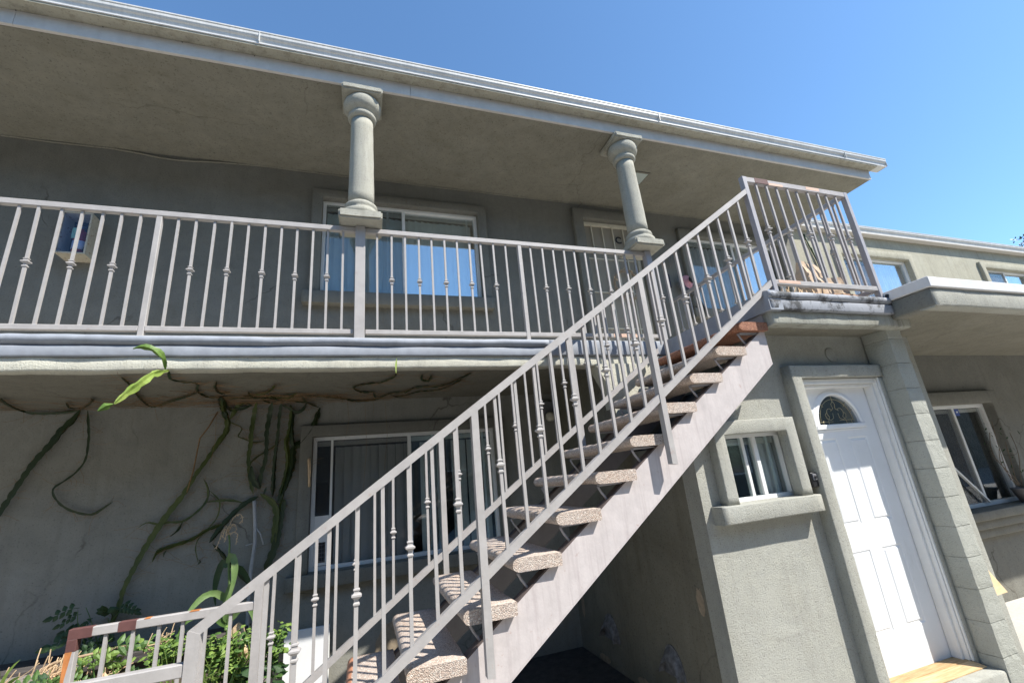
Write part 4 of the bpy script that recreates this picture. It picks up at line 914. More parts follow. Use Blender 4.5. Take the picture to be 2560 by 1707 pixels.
VINES = [
     ('left', 0.026, [(-2.343,4.845,0.918), (-2.382,4.845,0.833), (-2.45,4.845,0.734), (-2.486,4.845,0.646), (-2.579,4.845,0.489), (-2.647,4.845,0.325), (-2.71,4.845,0.155), (-2.754,4.845,0.046)]),
     ('left', 0.01, [(-2.294,4.845,0.916), (-2.256,4.845,0.724), (-2.245,4.845,0.631), (-2.244,4.845,0.49), (-2.291,4.845,0.392), (-2.362,4.845,0.324), (-2.422,4.845,0.269), (-2.395,4.845,0.194), (-2.328,4.845,0.122), (-2.24,4.845,0.071), (-2.134,4.845,0.042), (-2.077,4.845,0.072), (-2.002,4.845,0.131)]),
     ('left', 0.013, [(-2.574,4.289,0.925), (-2.668,4.555,0.925), (-2.729,4.831,0.925), (-2.632,4.845,0.904), (-2.478,4.845,0.904), (-2.343,4.845,0.918)]),
     ('left', 0.011, [(-2.308,4.79,0.925), (-2.362,4.726,0.925), (-2.284,4.495,0.925)]),
     ('left', 0.011, [(-2.343,4.845,0.925), (-2.189,4.617,0.925), (-2.081,4.433,0.925), (-2.065,4.359,0.925)]),
     ('mid', 0.03, [(-1.187,4.514,0.925), (-1.25,4.845,0.867), (-1.21,4.845,0.763), (-1.214,4.845,0.666), (-1.267,4.845,0.57), (-1.349,4.845,0.41), (-1.411,4.845,0.307), (-1.497,4.845,0.132), (-1.574,4.845,0.013), (-1.63,4.845,-0.081), (-1.682,4.845,-0.184), (-1.725,4.845,-0.275), (-1.772,4.845,-0.397), (-1.817,4.845,-0.527), (-1.833,4.845,-0.598), (-1.838,4.845,-0.669), (-1.867,4.845,-0.784), (-1.89,4.845,-0.928)]),
     ('mid', 0.012, [(-1.359,4.845,0.263), (-1.314,4.845,0.167), (-1.311,4.845,0.075), (-1.367,4.845,-0.009), (-1.473,4.845,-0.086), (-1.585,4.845,-0.083), (-1.65,4.845,-0.091), (-1.74,4.845,-0.068), (-1.795,4.845,-0.101)]),
     ('mid', 0.014, [(-1.315,4.845,0.056), (-1.209,4.845,0.059), (-1.112,4.845,0.049), (-1.024,4.845,0.02)]),
     ('mid', 0.008, [(-1.301,4.845,0.152), (-1.221,4.845,0.066), (-1.208,4.845,-0.013), (-1.23,4.845,-0.1), (-1.313,4.845,-0.204), (-1.353,4.845,-0.261), (-1.357,4.845,-0.334), (-1.323,4.845,-0.447)]),
     ('right', 0.027, [(-0.904,4.845,0.062), (-1.011,4.845,0.006), (-1.123,4.845,-0.099), (-1.198,4.845,-0.193), (-1.259,4.845,-0.285)]),
     ('right', 0.017, [(-1.144,4.845,-0.135), (-1.292,4.845,-0.182), (-1.4,4.845,-0.243), (-1.562,4.845,-0.283), (-1.635,4.845,-0.31), (-1.663,4.845,-0.383)]),
     ('right', 0.013, [(-1.474,4.845,-0.073), (-1.51,4.845,-0.156), (-1.561,4.845,-0.199)]),
     ('right', 0.016, [(-1.234,4.845,-0.3), (-1.157,4.845,-0.384), (-1.091,4.845,-0.478), (-1.015,4.845,-0.55), (-0.936,4.845,-0.657)]),
     ('right', 0.02, [(-0.957,4.739,0.925), (-0.99,4.845,0.826), (-1.003,4.845,0.654), (-1.002,4.845,0.553), (-1.01,4.845,0.399), (-0.976,4.845,0.203), (-0.95,4.845,0.093)]),
     ('right', 0.022, [(-0.83,4.763,0.925), (-0.857,4.845,0.821), (-0.873,4.845,0.647), (-0.866,4.845,0.545), (-0.868,4.845,0.374), (-0.892,4.845,0.265), (-0.896,4.845,0.128)]),
     ('right', 0.018, [(-0.758,4.816,0.925), (-0.77,4.845,0.817), (-0.773,4.845,0.642), (-0.78,4.845,0.54), (-0.789,4.845,0.354), (-0.789,4.845,0.051)]),
     ('right', 0.024, [(-0.679,4.845,0.905), (-0.667,4.845,0.813), (-0.679,4.845,0.636), (-0.7,4.845,0.535), (-0.671,4.845,0.36), (-0.694,4.845,0.179), (-0.736,4.845,0.018)]),
     ('right', 0.03, [(-0.41,4.845,0.865), (-0.475,4.845,0.661), (-0.566,4.845,0.533), (-0.632,4.845,0.478), (-0.637,4.845,0.321), (-0.669,4.845,0.183), (-0.724,4.845,0.01), (-0.684,4.845,-0.0), (-0.701,4.845,-0.159), (-0.723,4.845,-0.313), (-0.748,4.845,-0.412), (-0.81,4.845,-0.591)]),
     ('right', 0.024, [(-0.657,4.845,0.852), (-0.66,4.845,0.641), (-0.632,4.845,0.478)]),
     ('right', 0.026, [(-0.893,4.845,0.088), (-0.787,4.845,0.01), (-0.743,4.845,-0.088), (-0.747,4.845,-0.232), (-0.752,4.845,-0.361), (-0.723,4.845,-0.415)]),
     ('right', 0.01, [(-0.619,4.845,0.492), (-0.536,4.845,0.465), (-0.485,4.845,0.396), (-0.475,4.845,0.308)]),
     ('soffit', 0.014, [(-1.264,3.527,0.925), (-1.33,3.77,0.925), (-1.285,3.873,0.925), (-1.213,3.931,0.925), (-1.291,4.205,0.925), (-1.276,4.431,0.925), (-1.196,4.478,0.925), (-1.066,4.534,0.925), (-0.899,4.561,0.925), (-0.775,4.581,0.925), (-0.663,4.714,0.925), (-0.541,4.845,0.923)]),
     ('soffit', 0.014, [(-1.591,3.681,0.925), (-1.654,3.993,0.925), (-1.767,4.453,0.925), (-1.806,4.807,0.925), (-1.627,4.616,0.925), (-1.407,4.378,0.925), (-1.291,4.205,0.925)]),
     ('soffit', 0.012, [(-1.069,3.866,0.925), (-1.135,4.105,0.925), (-1.137,4.287,0.925), (-1.069,4.265,0.925)]),
     ('soffit', 0.012, [(-0.935,4.251,0.925), (-0.945,4.482,0.925), (-0.867,4.39,0.925), (-0.753,4.211,0.925), (-0.695,4.037,0.925)]),
     ('soffit', 0.012, [(-0.781,4.617,0.925), (-0.697,4.484,0.925), (-0.571,4.398,0.925)]),
     ('soffit', 0.016, [(-0.539,4.5,0.925), (-0.529,4.85,0.925), (-0.413,4.845,0.865)]),
     ('soffit', 0.014, [(-0.536,4.849,0.925), (-0.554,4.845,0.863), (-0.622,4.845,0.835), (-0.665,4.845,0.867)]),
     ('right2', 0.012, [(-0.771,4.804,0.925), (-0.661,4.591,0.925), (-0.468,4.51,0.925), (-0.204,4.664,0.925), (-0.062,4.845,0.924), (0.119,4.799,0.925), (0.257,4.504,0.925), (0.401,4.45,0.925), (0.499,4.249,0.925), (0.712,4.205,0.925), (0.845,3.9,0.925), (0.9,3.687,0.925)]),
     ('right2', 0.011, [(0.152,4.023,0.925), (0.023,4.071,0.925), (-0.082,4.186,0.925), (-0.003,4.397,0.925), (0.109,4.411,0.925)]),
     ('right2', 0.01, [(0.127,4.051,0.925), (0.245,3.828,0.925), (0.262,3.695,0.925)]),
     ('right2', 0.013, [(0.48,3.734,0.925), (0.504,3.933,0.925), (0.563,3.968,0.925), (0.562,3.766,0.925)]),
     ('right2', 0.009, [(0.261,4.581,0.925), (0.359,4.674,0.925), (0.523,4.465,0.925), (0.611,4.44,0.925), (0.75,4.348,0.925), (0.872,3.962,0.925)]),
     ('right2', 0.01, [(0.095,4.41,0.925), (0.114,4.597,0.925), (0.138,4.819,0.925)]),
     ('tip', 0.012, [(0.248,3.53,0.884), (0.246,3.53,0.947), (0.254,3.53,1.01)]),
     ('pad1', 0.026, [(-1.286,3.53,0.932), (-1.285,3.47,0.991), (-1.309,3.43,1.028), (-1.347,3.41,1.05), (-1.394,3.4,1.053), (-1.432,3.4,1.039)]),
     ('pad2', 0.03, [(-1.263,3.53,0.926), (-1.323,3.45,0.88), (-1.355,3.4,0.817), (-1.397,3.38,0.763), (-1.43,3.36,0.711), (-1.458,3.35,0.667)]),
     ('pad3', 0.038, [(-1.462,3.35,0.665), (-1.491,3.34,0.652), (-1.523,3.33,0.621)]),
     ('right',0.024,[(-1.177,4.425,0.922),(-1.256,4.793,0.922),(-1.246,4.842,0.843),(-1.219,4.842,0.772)]),
     ('right',0.016,[(-1.19,4.563,0.922),(-1.231,4.842,0.912),(-1.187,4.842,0.875),(-1.126,4.842,0.879),(-1.065,4.842,0.894),(-1.031,4.842,0.917),(-1.033,4.773,0.922),(-1.056,4.737,0.922)]),
     ('right',0.022,[(-1.199,4.842,0.777),(-1.165,4.842,0.851),(-1.13,4.842,0.92),(-1.056,4.737,0.922)]),
     ('new',0.007,[(-1.243,4.842,0.819),(-1.215,4.842,0.777),(-1.156,4.842,0.74),(-1.103,4.842,0.714),(-1.088,4.842,0.684),(-1.108,4.842,0.645),(-1.11,4.842,0.617),(-1.053,4.842,0.591),(-0.989,4.842,0.558),(-0.927,4.842,0.557),(-0.886,4.842,0.569)]),
     ('new',0.008,[(-0.745,4.842,0.584),(-0.769,4.842,0.539),(-0.809,4.842,0.507),(-0.869,4.842,0.465),(-0.938,4.842,0.424),(-0.99,4.842,0.372),(-1.001,4.842,0.307),(-0.981,4.842,0.25),(-0.964,4.842,0.216)]),
     ('right',0.014,[(-0.895,4.584,0.922),(-0.866,4.71,0.922),(-0.85,4.808,0.922)]),
     ('right',0.016,[(-0.736,4.842,0.912),(-0.679,4.842,0.861),(-0.633,4.842,0.829),(-0.584,4.842,0.839),(-0.552,4.842,0.881),(-0.537,4.835,0.922)]),
     ('right',0.014,[(-1.01,4.423,0.922),(-0.922,4.464,0.922),(-0.831,4.507,0.922),(-0.75,4.638,0.922),(-0.699,4.646,0.922)]),
     ('right',0.014,[(-0.807,4.399,0.922),(-0.782,4.514,0.922),(-0.664,4.547,0.922),(-0.607,4.427,0.922),(-0.559,4.365,0.922)]),
     ('new',0.014,[(-0.921,4.409,0.922),(-0.855,4.365,0.922),(-0.781,4.27,0.922),(-0.733,4.151,0.922),(-0.694,4.025,0.922)]),
     ('right',0.014,[(-1.099,3.951,0.922),(-1.133,4.081,0.922),(-1.147,4.223,0.922),(-1.119,4.289,0.922),(-1.068,4.245,0.922)]),
     ('right',0.012,[(-0.941,4.275,0.922),(-0.944,4.406,0.922),(-0.917,4.437,0.922)]),
     ('right',0.02,[(-0.758,4.842,0.907),(-0.696,4.842,0.88),(-0.646,4.842,0.866)]),
     ('right',0.026,[(-0.979,4.84,0.341),(-0.965,4.84,0.229),(-0.901,4.84,0.129)]),
     ('new',0.018,[(-1.004,4.84,0.329),(-0.978,4.84,0.244),(-0.923,4.84,0.171),(-0.895,4.84,0.128)]),
     ('right',0.018,[(-0.845,4.84,0.144),(-0.849,4.84,0.11),(-0.866,4.84,0.072)]),
     ('right',0.016,[(-0.853,4.84,0.07),(-0.773,4.84,0.009),(-0.74,4.84,-0.022)]),
     ('right',0.018,[(-0.7,4.84,0.069),(-0.719,4.84,-0.05),(-0.724,4.84,-0.182),(-0.743,4.84,-0.284)]),
     ('right',0.012,[(-1.325,4.84,-0.41),(-1.312,4.84,-0.43),(-1.332,4.84,-0.451)]),
     ('right',0.012,[(-1.568,4.84,-0.306),(-1.582,4.84,-0.328),(-1.584,4.84,-0.357)]),
]

# ------------------------------------------------------------------ climbing cactus
def resample(pts, step):
    P_ = [Vector(p) for p in pts]; o = []
    for i in range(len(P_)-1):
        a = P_[max(i-1, 0)]; b = P_[i]; c = P_[i+1]; d = P_[min(i+2, len(P_)-1)]; n = max(2, int((c-b).length/step))
        for k in range(n):
            t = k/n; o.append(.5*((2*b)+(c-a)*t+(2*a-5*b+4*c-d)*t*t+(3*b-a-3*c+d)*t**3))
    o.append(P_[-1]); return o
def cactus(pts, r, mat, parent, nm='stem', seed=0):
    """three winged, scalloped stem"""
    q = resample(pts, .022); n = len(q); vs = []; m = MB(); s_ = 0; prev = None
    for i, p in enumerate(q):
        t = (q[min(i+1, n-1)]-q[max(i-1, 0)]).normalized(); up = Vector((0, -1, 0)) if abs(t.y) < .8 else Vector((0, 0, -1))
        a = t.cross(up).normalized(); b = a.cross(t); s_ = i*.022
        end = min(1, (i+.6)/4, (n-i-.4)/4); sc = (.74 if parent is cacti['mid'] and nm=='stem' else .95)*r*end*(1+.5*abs(math.sin(s_*42+seed))-.22+.15*math.sin(s_*7+seed))
        tw = .5*math.sin(s_*2.1+seed)
        for j in range(6):
            an = 2*math.pi*j/6+math.pi/6*0+tw; rr = sc if j % 2 == 0 else r*.33*end
            vs.append(p+a*math.cos(an)*rr+b*math.sin(an)*rr*.75+up*r*.3)
    m.add(vs, [(i*6+j, i*6+(j+1) % 6, (i+1)*6+(j+1) % 6, (i+1)*6+j) for i in range(n-1) for j in range(6)]+[tuple(range(6)), tuple((n-1)*6+j for j in range(6))])
    o = m.build(nm, mat, parent); return o
GRP = 'climbing cacti on the wall under the balcony'
cacti = {'left': thing('climbing_cactus', 'thin climbing cactus with one looping stem at the far left of the lower wall', 'cactus', (-2.6, 4.85, 0), GRP),
         'mid': thing('climbing_cactus', 'climbing cactus with one long diagonal stem and bright pads at the balcony edge', 'cactus', (-1.9, 4.85, -1.0), GRP),
         'right': thing('climbing_cactus', 'dense climbing cactus of many dark hanging stems left of the lower window', 'cactus', (-.8, 4.85, -1.0), GRP)}
owner = {'new': 'right', 'left': 'left', 'mid': 'mid', 'soffit': 'mid', 'right': 'right', 'right2': 'right', 'tip': 'right', 'pad1': 'mid', 'pad2': 'mid', 'pad3': 'mid'}
cmat = {'new': 'cactus', 'pad1': 'cactus_pad', 'pad2': 'cactus_new', 'pad3': 'cactus_pad', 'tip': 'cactus_new', 'left': 'cactus_dark', 'right': 'cactus_dark', 'soffit': 'cactus_dark', 'right2': 'cactus_dark', 'mid': 'cactus'}
for i, (nm, r, pts) in enumerate(VINES):
    mt = cmat[nm]
    if nm == 'right' and i % 3 == 1: mt = 'cactus'
    cactus(pts, r, mt, cacti[owner[nm]], 'pad' if nm.startswith('pad') else 'stem', i)
rr = random.Random(11)
for key in cacti:
    m = MB()
    for nm, r, pts in VINES:
        if owner[nm] != key or nm.startswith('pad') or nm == 'tip': continue
        q = resample(pts, .03)
        dens = 1.6 if pts[0][2] > .9 and pts[-1][2] > .9 else 1.0
        for p in q:
            for _ in range(int(dens+rr.random())):
                onw = p.y > 4.8; L = rr.uniform(.04, .20)*(1.6 if rr.random() < .12 else 1)
                a = rr.uniform(0, 6.283)
                if onw: d = Vector((math.cos(a), 0, math.sin(a)*.6)); s0 = Vector((0, -.004, 0))
                else: d = Vector((math.cos(a), math.sin(a), -.03)); s0 = Vector((0, 0, -.004))
                e = p+d*L+s0+Vector((0, 0, -L*.15)) if onw else p+d*L+s0
                mid_ = (p+e)/2+Vector((rr.uniform(-.02, .02), 0 if onw else rr.uniform(-.02, .02), rr.uniform(-.02, .02) if onw else -.005))
                m.tube([p+s0, mid_, e], .0011, 3, False, False)
    o = m.build('aerial_root', 'root', cacti[key]); o['kind'] = 'stuff'
# long straggling dry roots at wall head and a reddish hanging root
m = MB()
for k in range(110):
    x = rr.uniform(-1.9, .1); y = rr.uniform(4.4, 4.84); p = Vector((x, y, LS-.012)); q = p+Vector((rr.uniform(-.7, .7), rr.uniform(-.1, .1), rr.uniform(-.01, 0))); q.y = min(q.y, 4.85); m.tube([p, (p+q)/2+Vector((0, rr.uniform(-.04, .04), -.01)), q], .0014, 3, False, False)
for (x, z, L) in ((.02, .9, .9), (.22, .9, .7), (-.15, .9, .35), (-1.3, .85, .5)):
    m.tube([(x, 4.79, z), (x+.02, 4.78, z-L*.5), (x-.01, 4.80, z-L)], .0014, 3, False, False)
m.tube([(-1.30, 4.83, .86), (-1.36, 4.83, .72), (-1.42, 4.83, .62), (-1.44, 4.83, .35), (-1.47, 4.83, .15)], .006, 5)
o = m.build('aerial_root', 'root', cacti['right']); o['kind'] = 'stuff'
MB().add([(-.50, 4.80, .36), (-.475, 4.80, .37), (-.465, 4.79, .24), (-.475, 4.8, .10), (-.49, 4.8, .2)], [(0, 1, 2, 3, 4)]).tube([(-.487, 4.80, .37), (-.48, 4.80, .25), (-.475, 4.8, .11)], .012, 5).build('withered_tip', 'straw', cacti['right'])

# ------------------------------------------------------------------ planting bed
bed = thing('raised_planter', 'low planter of weathered grey boards along the wall at the foot of the stair', 'planter', (-3.3, 4.3, G0))
g = MB().box(-6.9, -.80, 3.80, 4.30, -1.5, -1.24).build('planting_soil', 'soil', bed); g['kind'] = 'stuff'
MB().box(-7, -.9, 4.545, YW-.003, -1.04, -.965, .006).build('board', 'plank_dark', bed)
MB().box(-7, -1.9, 4.335, 4.53, -1.04, -.985, .006).build('board', 'plank', bed)
MB().box(-7, -2.0, 4.13, 4.32, -1.05, -1.0, .006).build('board', 'plank', bed)
MB().box(-7, -.75, 3.74, 3.79, -1.7, -1.25, .006).build('board', 'plank', bed); MB().box(-.79, -.75, 3.80, 4.87, -1.7, -1.22, .006).build('board', 'plank', bed)
MB().box(-6.9, -.81, 4.3, 4.86, -1.70, -1.2).build('fill', 'soil', bed)

def leafquad(m, p, d, w_, up, curl=.2):
    """a folded pointed leaf"""
    d = Vector(d); s_ = d.cross(up); s_ = s_.normalized()*w_ if s_.length > 1e-6 else Vector((w_, 0, 0)); n_ = s_.cross(d).normalized()*d.length*curl
    a, b, c = p+d*.35+s_-n_*.3, p+d*.35-s_-n_*.3, p+d-n_; mid_ = p+d*.4+n_*.15
    a2, b2 = p+d*.7+s_*.7-n_*.7, p+d*.7-s_*.7-n_*.7; m2 = p+d*.72-n_*.3
    m.add([p, a, mid_, b, a2, m2, b2, c], [(0, 1, 2), (0, 2, 3), (1, 4, 5, 2), (3, 2, 5, 6), (4, 7, 5), (6, 5, 7)], False)
def compound(m, p, d, L, n, w_, r_, droop=.4):
    """feather leaf: paired leaflets along a rib"""
    d = Vector(d).normalized(); pts = [p+d*L*t+Vector((0, 0, -droop*L*t*t)) for t in [i/6 for i in range(7)]]; m.tube(pts, .0025, 4, False, False)
    side = d.cross(Vector((0, -1, .35))); side = side.normalized() if side.length > .01 else Vector((1, 0, 0))
    for i in range(1, n+1):
        t = i/(n+.5); q = p+d*L*t+Vector((0, 0, -droop*L*t*t))
        for sg in (-1, 1): leafquad(m, q, (side*sg*.9+d*.55+Vector((0, r_.uniform(-.2, .2), r_.uniform(-.3, .1))))*w_*2.2*(1-.3*t), w_*.62, Vector((0, -1, .35)))
    leafquad(m, pts[-1], (d+Vector((0, 0, -.3)))*w_*2.6, w_*.7, Vector((0, -1, .35)))
def bush(name, label, base, ext, nstem, nleaf, size, mats, seed, comp=False, group=None, feather=0):
    r_ = random.Random(seed); t = thing(name, label, 'plant', base, group); B = Vector(base); st_ = MB(); lf = [MB() for _ in mats]; tips = []
    for k in range(nstem):
        a = r_.uniform(0, 6.28); tip = B+Vector((ext[0]*r_.uniform(-1, 1), ext[1]*r_.uniform(-1, 1), ext[2]*r_.uniform(.55, 1)))
        mid_ = (B+tip)/2+Vector((r_.uniform(-.05, .05), r_.uniform(-.05, .05), .04)); b0 = B+Vector((ext[0]*r_.uniform(-.5, .5), ext[1]*r_.uniform(-.5, .5), 0))
        q = resample([b0, mid_, tip], .04); st_.tube(q, .004, 5, True, False, lambda u: 1.1-.6*u); tips.append(q)
    for k in range(nleaf):
        q = tips[k % nstem]; p = q[int(len(q)*r_.uniform(.2, .999))]+Vector((r_.uniform(-.05, .05), r_.uniform(-.05, .05), r_.uniform(-.04, .05)))
        a = r_.uniform(0, 6.28); d = Vector((math.cos(a), math.sin(a)*.8-.25, r_.uniform(-.5, .45))); mi = r_.randrange(len(mats)); L = size*r_.choice((.45, .7, .9, 1.1, 1.5))
        if comp: compound(lf[mi], p, Vector((d.x, d.y*.3, d.z*.6+.15)), L*1.9, 3, L*.40, r_)
        else: leafquad(lf[mi], p, d*L, L*.36, Vector((r_.uniform(-.4, .4), -.4, 1)))
    st_.build('stem', 'leaf', t)
    for mb, mt in zip(lf, mats):
        if mb.v: o = mb.build('foliage', mt, t); o['kind'] = 'stuff'
    return t
bush('leafy_shrub', 'lime green leafy weed between the two lower handrail ends, left of the corn plant', (-1.28, 4.12, -1.02), (.16, .12, .22), 14, 300, .032, ['leaf_lime', 'leaf_lime', 'leaf'], 1)
bush('leafy_shrub', 'dense bright green shrub behind the lower handrail posts at the foot of the corn plant', (-.88, 4.10, -1.18), (.22, .14, .36), 22, 520, .040, ['leaf_lime', 'leaf', 'leaf_lime'], 2)
bush('leafy_shrub', 'green shrub growing against the white board by the handrail collars', (-.64, 4.22, -1.18), (.11, .12, .30), 14, 260, .040, ['leaf', 'leaf_lime', 'leaf'], 3)
bush('broadleaf_weed', 'dark broad leaved weed low behind the handrail newel posts', (-.66, 3.98, -1.30), (.14, .10, .28), 9, 70, .085, ['leaf', 'leaf_dark'], 4)
bush('feathery_weed', 'dark feathery leaved weed standing against the shaded wall above the rusty rail end', (-1.90, 4.70, -.98), (.16, .07, .36), 7, 13, .066, ['leaf_dark', 'leaf_dark'], 5, True)
bush('feathery_weed', 'light green feathery weed seen between the first level guard balusters', (-1.66, 4.15, -1.03), (.12, .08, .25), 6, 11, .058, ['leaf', 'leaf_lime'], 6, True)
bush('feathery_weed', 'green feathery weed just left of the rusty guard rail post', (-1.80, 4.05, -1.05), (.10, .08, .18), 5, 9, .055, ['leaf', 'leaf_dark'], 8, True)
bush('feathery_weed', 'sparse green weed low behind the middle of the level guard rail', (-1.42, 4.0, -1.10), (.10, .06, .20), 4, 9, .048, ['leaf_lime', 'leaf'], 7, True)
# strap leaved yellow plant at left edge
t = thing('strap_leaf_plant', 'yellow green strap leaved plant in the bottom left corner beside the boards', 'plant', (-2.14, 4.12, -1.0)); m = MB()
def strap(m, pts, w_, up=(0, -1, 0), fold=.25):
    q = resample(pts, .03); n = len(q); vs = []
    for i, p in enumerate(q):
        tt = (q[min(i+1, n-1)]-q[max(i-1, 0)]).normalized(); a = tt.cross(Vector(up)); a = a.normalized() if a.length > 1e-3 else Vector((1, 0, 0)); b = a.cross(tt)
        ww = w_*(min(1, .35+i/(n*.18))*(1-(i/(n-1))**2.2)+.02); ww *= 1+.08*math.sin(i*1.3)
        vs += [p+a*ww+b*ww*fold, p, p-a*ww+b*ww*fold]
    m.add(vs, [(i*3+j, i*3+j+1, (i+1)*3+j+1, (i+1)*3+j) for i in range(n-1) for j in (0, 1)], True)
for (dx, dz, b) in ((.10, .20, .02), (-.06, .22, 0), (.15, .12, -.05), (.02, .16, 0), (-.12, .1, 0), (.17, .05, -.03), (.07, .09, -.06)):
    strap(m, [(-2.14, 4.12, -1.0), (-2.14+dx*.5, 4.10, -1.0+dz*.7), (-2.14+dx, 4.08+b, -1.0+dz)], .014)
m.build('leaf', 'leaf_lime', t)
# corn plant
t = thing('corn_plant', 'tall corn plant with arching leaves and a dry tassel standing in front of the cactus', 'plant', (-.975, 4.45, -1.1)); m = MB()
m.tube(resample([(-.977, 4.45, -1.15), (-.974, 4.45, -.886), (-.982, 4.45, -.673), (-1.007, 4.45, -.45), (-1.017, 4.45, -.268), (-1.034, 4.45, -.20)], .04), .014, 8, taper=lambda u: 1.15-.75*u)
for z_ in (-.90, -.68, -.48): m.lathe(-.985, 4.45, [(.012, z_-.012), (.017, z_), (.012, z_+.012)], 8)
m.build('stalk', 'corn', t)
CL = [([(-1.016, 4.44, -.43), (-.990, 4.42, -.375), (-.952, 4.38, -.42), (-.943, 4.36, -.55), (-.968, 4.35, -.70)], .027, 'corn'),
      ([(-.992, 4.45, -.70), (-1.069, 4.42, -.632), (-1.141, 4.38, -.637), (-1.215, 4.34, -.72), (-1.24, 4.3, -.80)], .026, 'corn'),
      ([(-1.017, 4.45, -.46), (-1.056, 4.48, -.425), (-1.090, 4.50, -.515), (-1.100, 4.50, -.633), (-1.083, 4.50, -.74)], .028, 'leaf_dark'),
      ([(-1.002, 4.45, -.46), (-.930, 4.48, -.49), (-.870, 4.50, -.58), (-.835, 4.50, -.68)], .024, 'leaf_dark'),
      ([(-.985, 4.44, -.85), (-1.0, 4.42, -.72), (-.985, 4.41, -.60), (-.968, 4.40, -.575)], .022, 'corn'),
      ([(-.98, 4.45, -.88), (-1.12, 4.42, -.77), (-1.25, 4.38, -.80), (-1.29, 4.36, -.93)], .022, 'leaf'),
      ([(-.98, 4.44, -.85), (-.86, 4.40, -.74), (-.80, 4.36, -.80), (-.76, 4.34, -.92)], .026, 'corn'),
      ([(-.97, 4.45, -1.0), (-.90, 4.44, -.88), (-.86, 4.42, -.95), (-.83, 4.4, -1.1)], .022, 'straw')]
for pts, w_, mt in CL: o = MB(); strap(o, pts, w_); o.build('leaf', mt, t)
m = MB()
def tass(pts):
    q = resample(pts, .02); m.tube(q, .0025, 4, False)
    for i, p in enumerate(q):
        for s_ in (-1, 1): m.tube([p, p+Vector((rr.uniform(-.012, .012), rr.uniform(-.012, .012), -.012+rr.uniform(-.006, .01)))], .0028, 4, False)
for pts in ([(-1.034, 4.45, -.20), (-1.02, 4.44, -.13), (-.985, 4.43, -.075), (-.945, 4.42, -.072), (-.931, 4.42, -.11), (-.945, 4.42, -.13)],
            [(-1.034, 4.45, -.20), (-1.045, 4.43, -.15), (-1.07, 4.42, -.19), (-1.085, 4.41, -.27), (-1.10, 4.41, -.30)],
            [(-1.030, 4.45, -.20), (-1.0, 4.43, -.14), (-.975, 4.42, -.155), (-.97, 4.42, -.19)],
            [(-1.030, 4.45, -.22), (-.99, 4.43, -.20), (-.955, 4.42, -.225), (-.965, 4.42, -.29)],
            [(-1.035, 4.45, -.21), (-1.05, 4.42, -.17), (-1.06, 4.42, -.23)], [(-1.03, 4.45, -.2), (-1.025, 4.42, -.15), (-1.04, 4.42, -.21), (-1.035, 4.41, -.25)]): tass(pts)
m.build('tassel', 'straw', t)
# grasses at foot of corn
t = thing('grass_tuft', 'thin yellow green grass blades leaning behind the lower newel post', 'grass', (-1.0, 4.0, -1.2)); m = MB()
for k in range(34):
    x = -1.0+rr.uniform(-.25, .35); h = rr.uniform(.15, .42); dx = rr.uniform(-.2, .2); strap(m, [(x, 4.0+rr.uniform(-.1, .1), -1.22), (x+dx*.4, 3.98, -1.22+h*.7), (x+dx, 3.95, -1.22+h)], .005)
o = m.build('blade', 'leaf_lime', t); o['kind'] = 'stuff'
# pole, dead branch, dry grass, boards
o = MB().tube(resample([(-.935, 4.83, .03), (-.905, 4.83, -.30), (-.918, 4.82, -.6), (-.905, 4.80, -1.15)], .06), .016, 8).tube([(-.91, 4.82, -.33), (-.97, 4.80, -.34)], .005, 5).tube([(-.905, 4.83, -.20), (-.86, 4.80, -.26), (-.83, 4.80, -.35)], .006, 5).build('support_pole', 'pole', None, base=(-.91, 4.82, -.6)); tag(o, 'pale bare pole leaning on the wall left of the lower window', 'pole')
br = thing('dead_branch', 'long pale dead branch lying through the level guard balusters', 'branch', (-1.6, 4.25, -.9)); m = MB()
m.tube(resample([(-2.02, 4.25, -1.0), (-2.0, 4.25, -.93), (-1.93, 4.25, -.885), (-1.755, 4.25, -.872), (-1.60, 4.25, -.858), (-1.50, 4.25, -.868), (-1.40, 4.25, -.905), (-1.27, 4.26, -.955)], .04), .011, 7, taper=lambda u: 1.1-.5*u)
m.tube([(-1.62, 4.24, -.86), (-1.6, 4.2, -.92), (-1.62, 4.2, -1.0)], .005, 5); m.tube([(-1.74, 4.24, -.95), (-1.68, 4.2, -1.0), (-1.66, 4.18, -1.06)], .008, 5)
m.build('wood', 'twig', br)
m = MB()
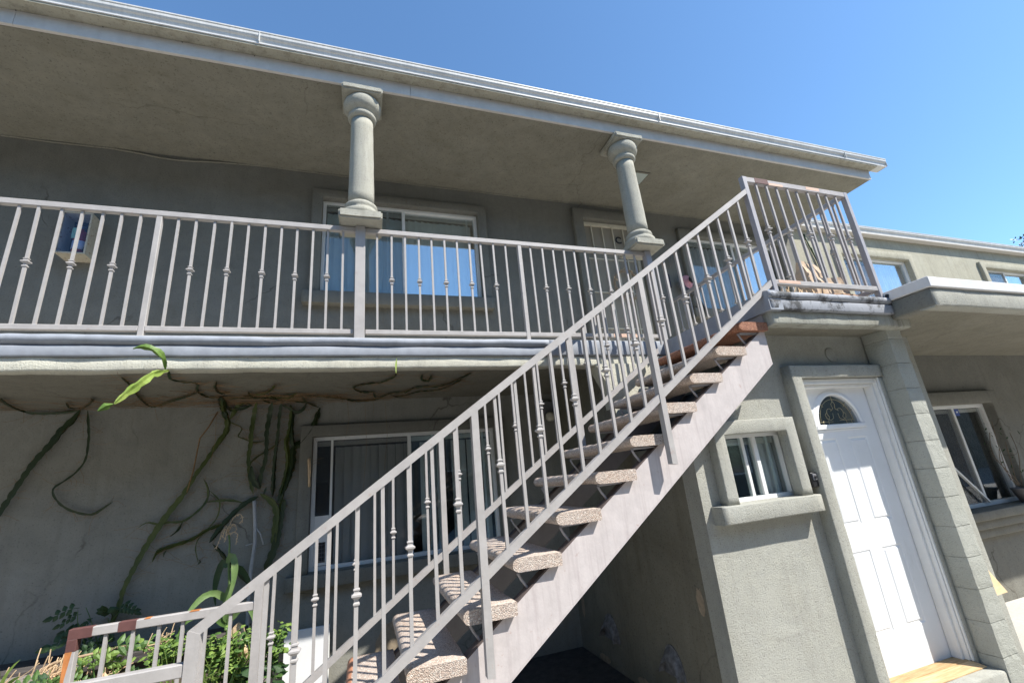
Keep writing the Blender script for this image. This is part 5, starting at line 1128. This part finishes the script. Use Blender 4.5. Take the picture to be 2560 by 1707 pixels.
for (cx_, cz_, n, s_) in ((-1.93, -.97, 110, .10), (-1.62, -1.05, 30, .1), (-2.15, -1.0, 25, .12), (-1.35, -.90, 24, .05)):
    for k in range(n):
        p = Vector((cx_+rr.gauss(0, s_*.55), 4.22+rr.uniform(-.1, .1), cz_+rr.gauss(0, s_*.35))); a = rr.uniform(-.9, .9)+.7; L = rr.uniform(.04, .13); e = p+Vector((math.cos(a)*L, rr.uniform(-.03, .03), math.sin(a)*L)); m.tube([p, (p+e)/2+Vector((0, 0, rr.uniform(-.015, .02))), e], .0032, 4, False)
o = m.build('dry_grass', 'straw', None, base=(-1.9, 4.1, -.95)); tag(o, 'heap of dry straw coloured grass on the grey boards beside the rusty post', 'dry grass'); o['kind'] = 'stuff'
for k, (x, z_) in enumerate(((-1.69, -1.02), (-1.57, -1.0), (-1.51, -1.04))):
    pass
m = MB()
for (x, z_) in ((-1.69, -1.02), (-1.57, -1.0), (-1.51, -1.04), (-.79, -.98)):
    for j in range(3): leafquad(m, Vector((x+.01*j, 4.0, z_+.07)), Vector((.02*(j-1), -.01, -.12)), .018, Vector((0, -1, .2)), .5)
o = m.build('withered_leaves', 'straw', None, base=(-1.6, 4.0, -1.0)); tag(o, 'withered tan leaves hanging behind the level guard balusters', 'leaves'); o['kind'] = 'stuff'
wb = thing('white_board', 'white panel leaning on the wall below the lower window behind the stair rails', 'board', (-.44, 4.78, G0))
MB().box(-.618, -.262, 4.772, 4.80, G0+.01, -1.068, .003).build('sheet', 'door', wb); MB().box(-.268, -.2575, 4.765, 4.806, G0+.01, -1.066, .002).build('edge_strip', 'white', wb)

# ------------------------------------------------------------------ added house behind the camera: cuts skylight, seen only in reflections
nb = thing('skylight_blocking_house', 'added two storey house behind the camera that holds skylight off the shaded walls', 'building', (0, -9, G0))
NH = [(x, x+1.6, z, z+1.2) for x in range(-37, 52, 5) for z in (-.6, 2.2)]
MB().wall(-41, 55, G0, 6.2, -9, -9.3, NH).build('wall', 'stucco', nb); MB().box(-41.4, 55.4, -15, -8.5, 6.2, 6.45).build('roof', 'gutter_under', nb)
for (p, q, r_, s_) in NH:
    f = MB().box(p+.05, q-.05, -9.25, -9.2, r_+.05, s_-.05).build('window', 'glass', nb)
    fr = MB(); fr.wall(p, q, r_, s_, -9.05, -9.1, [(p+.06, q-.06, r_+.06, s_-.06)]); fr.build('frame', 'white', f)
MB().box(-41, 55, -15, -9.5, G0, 6.19).build('interior_mass', 'dark_room', nb)

for o in bpy.data.objects:
    if '_b' in o: del o['_b']
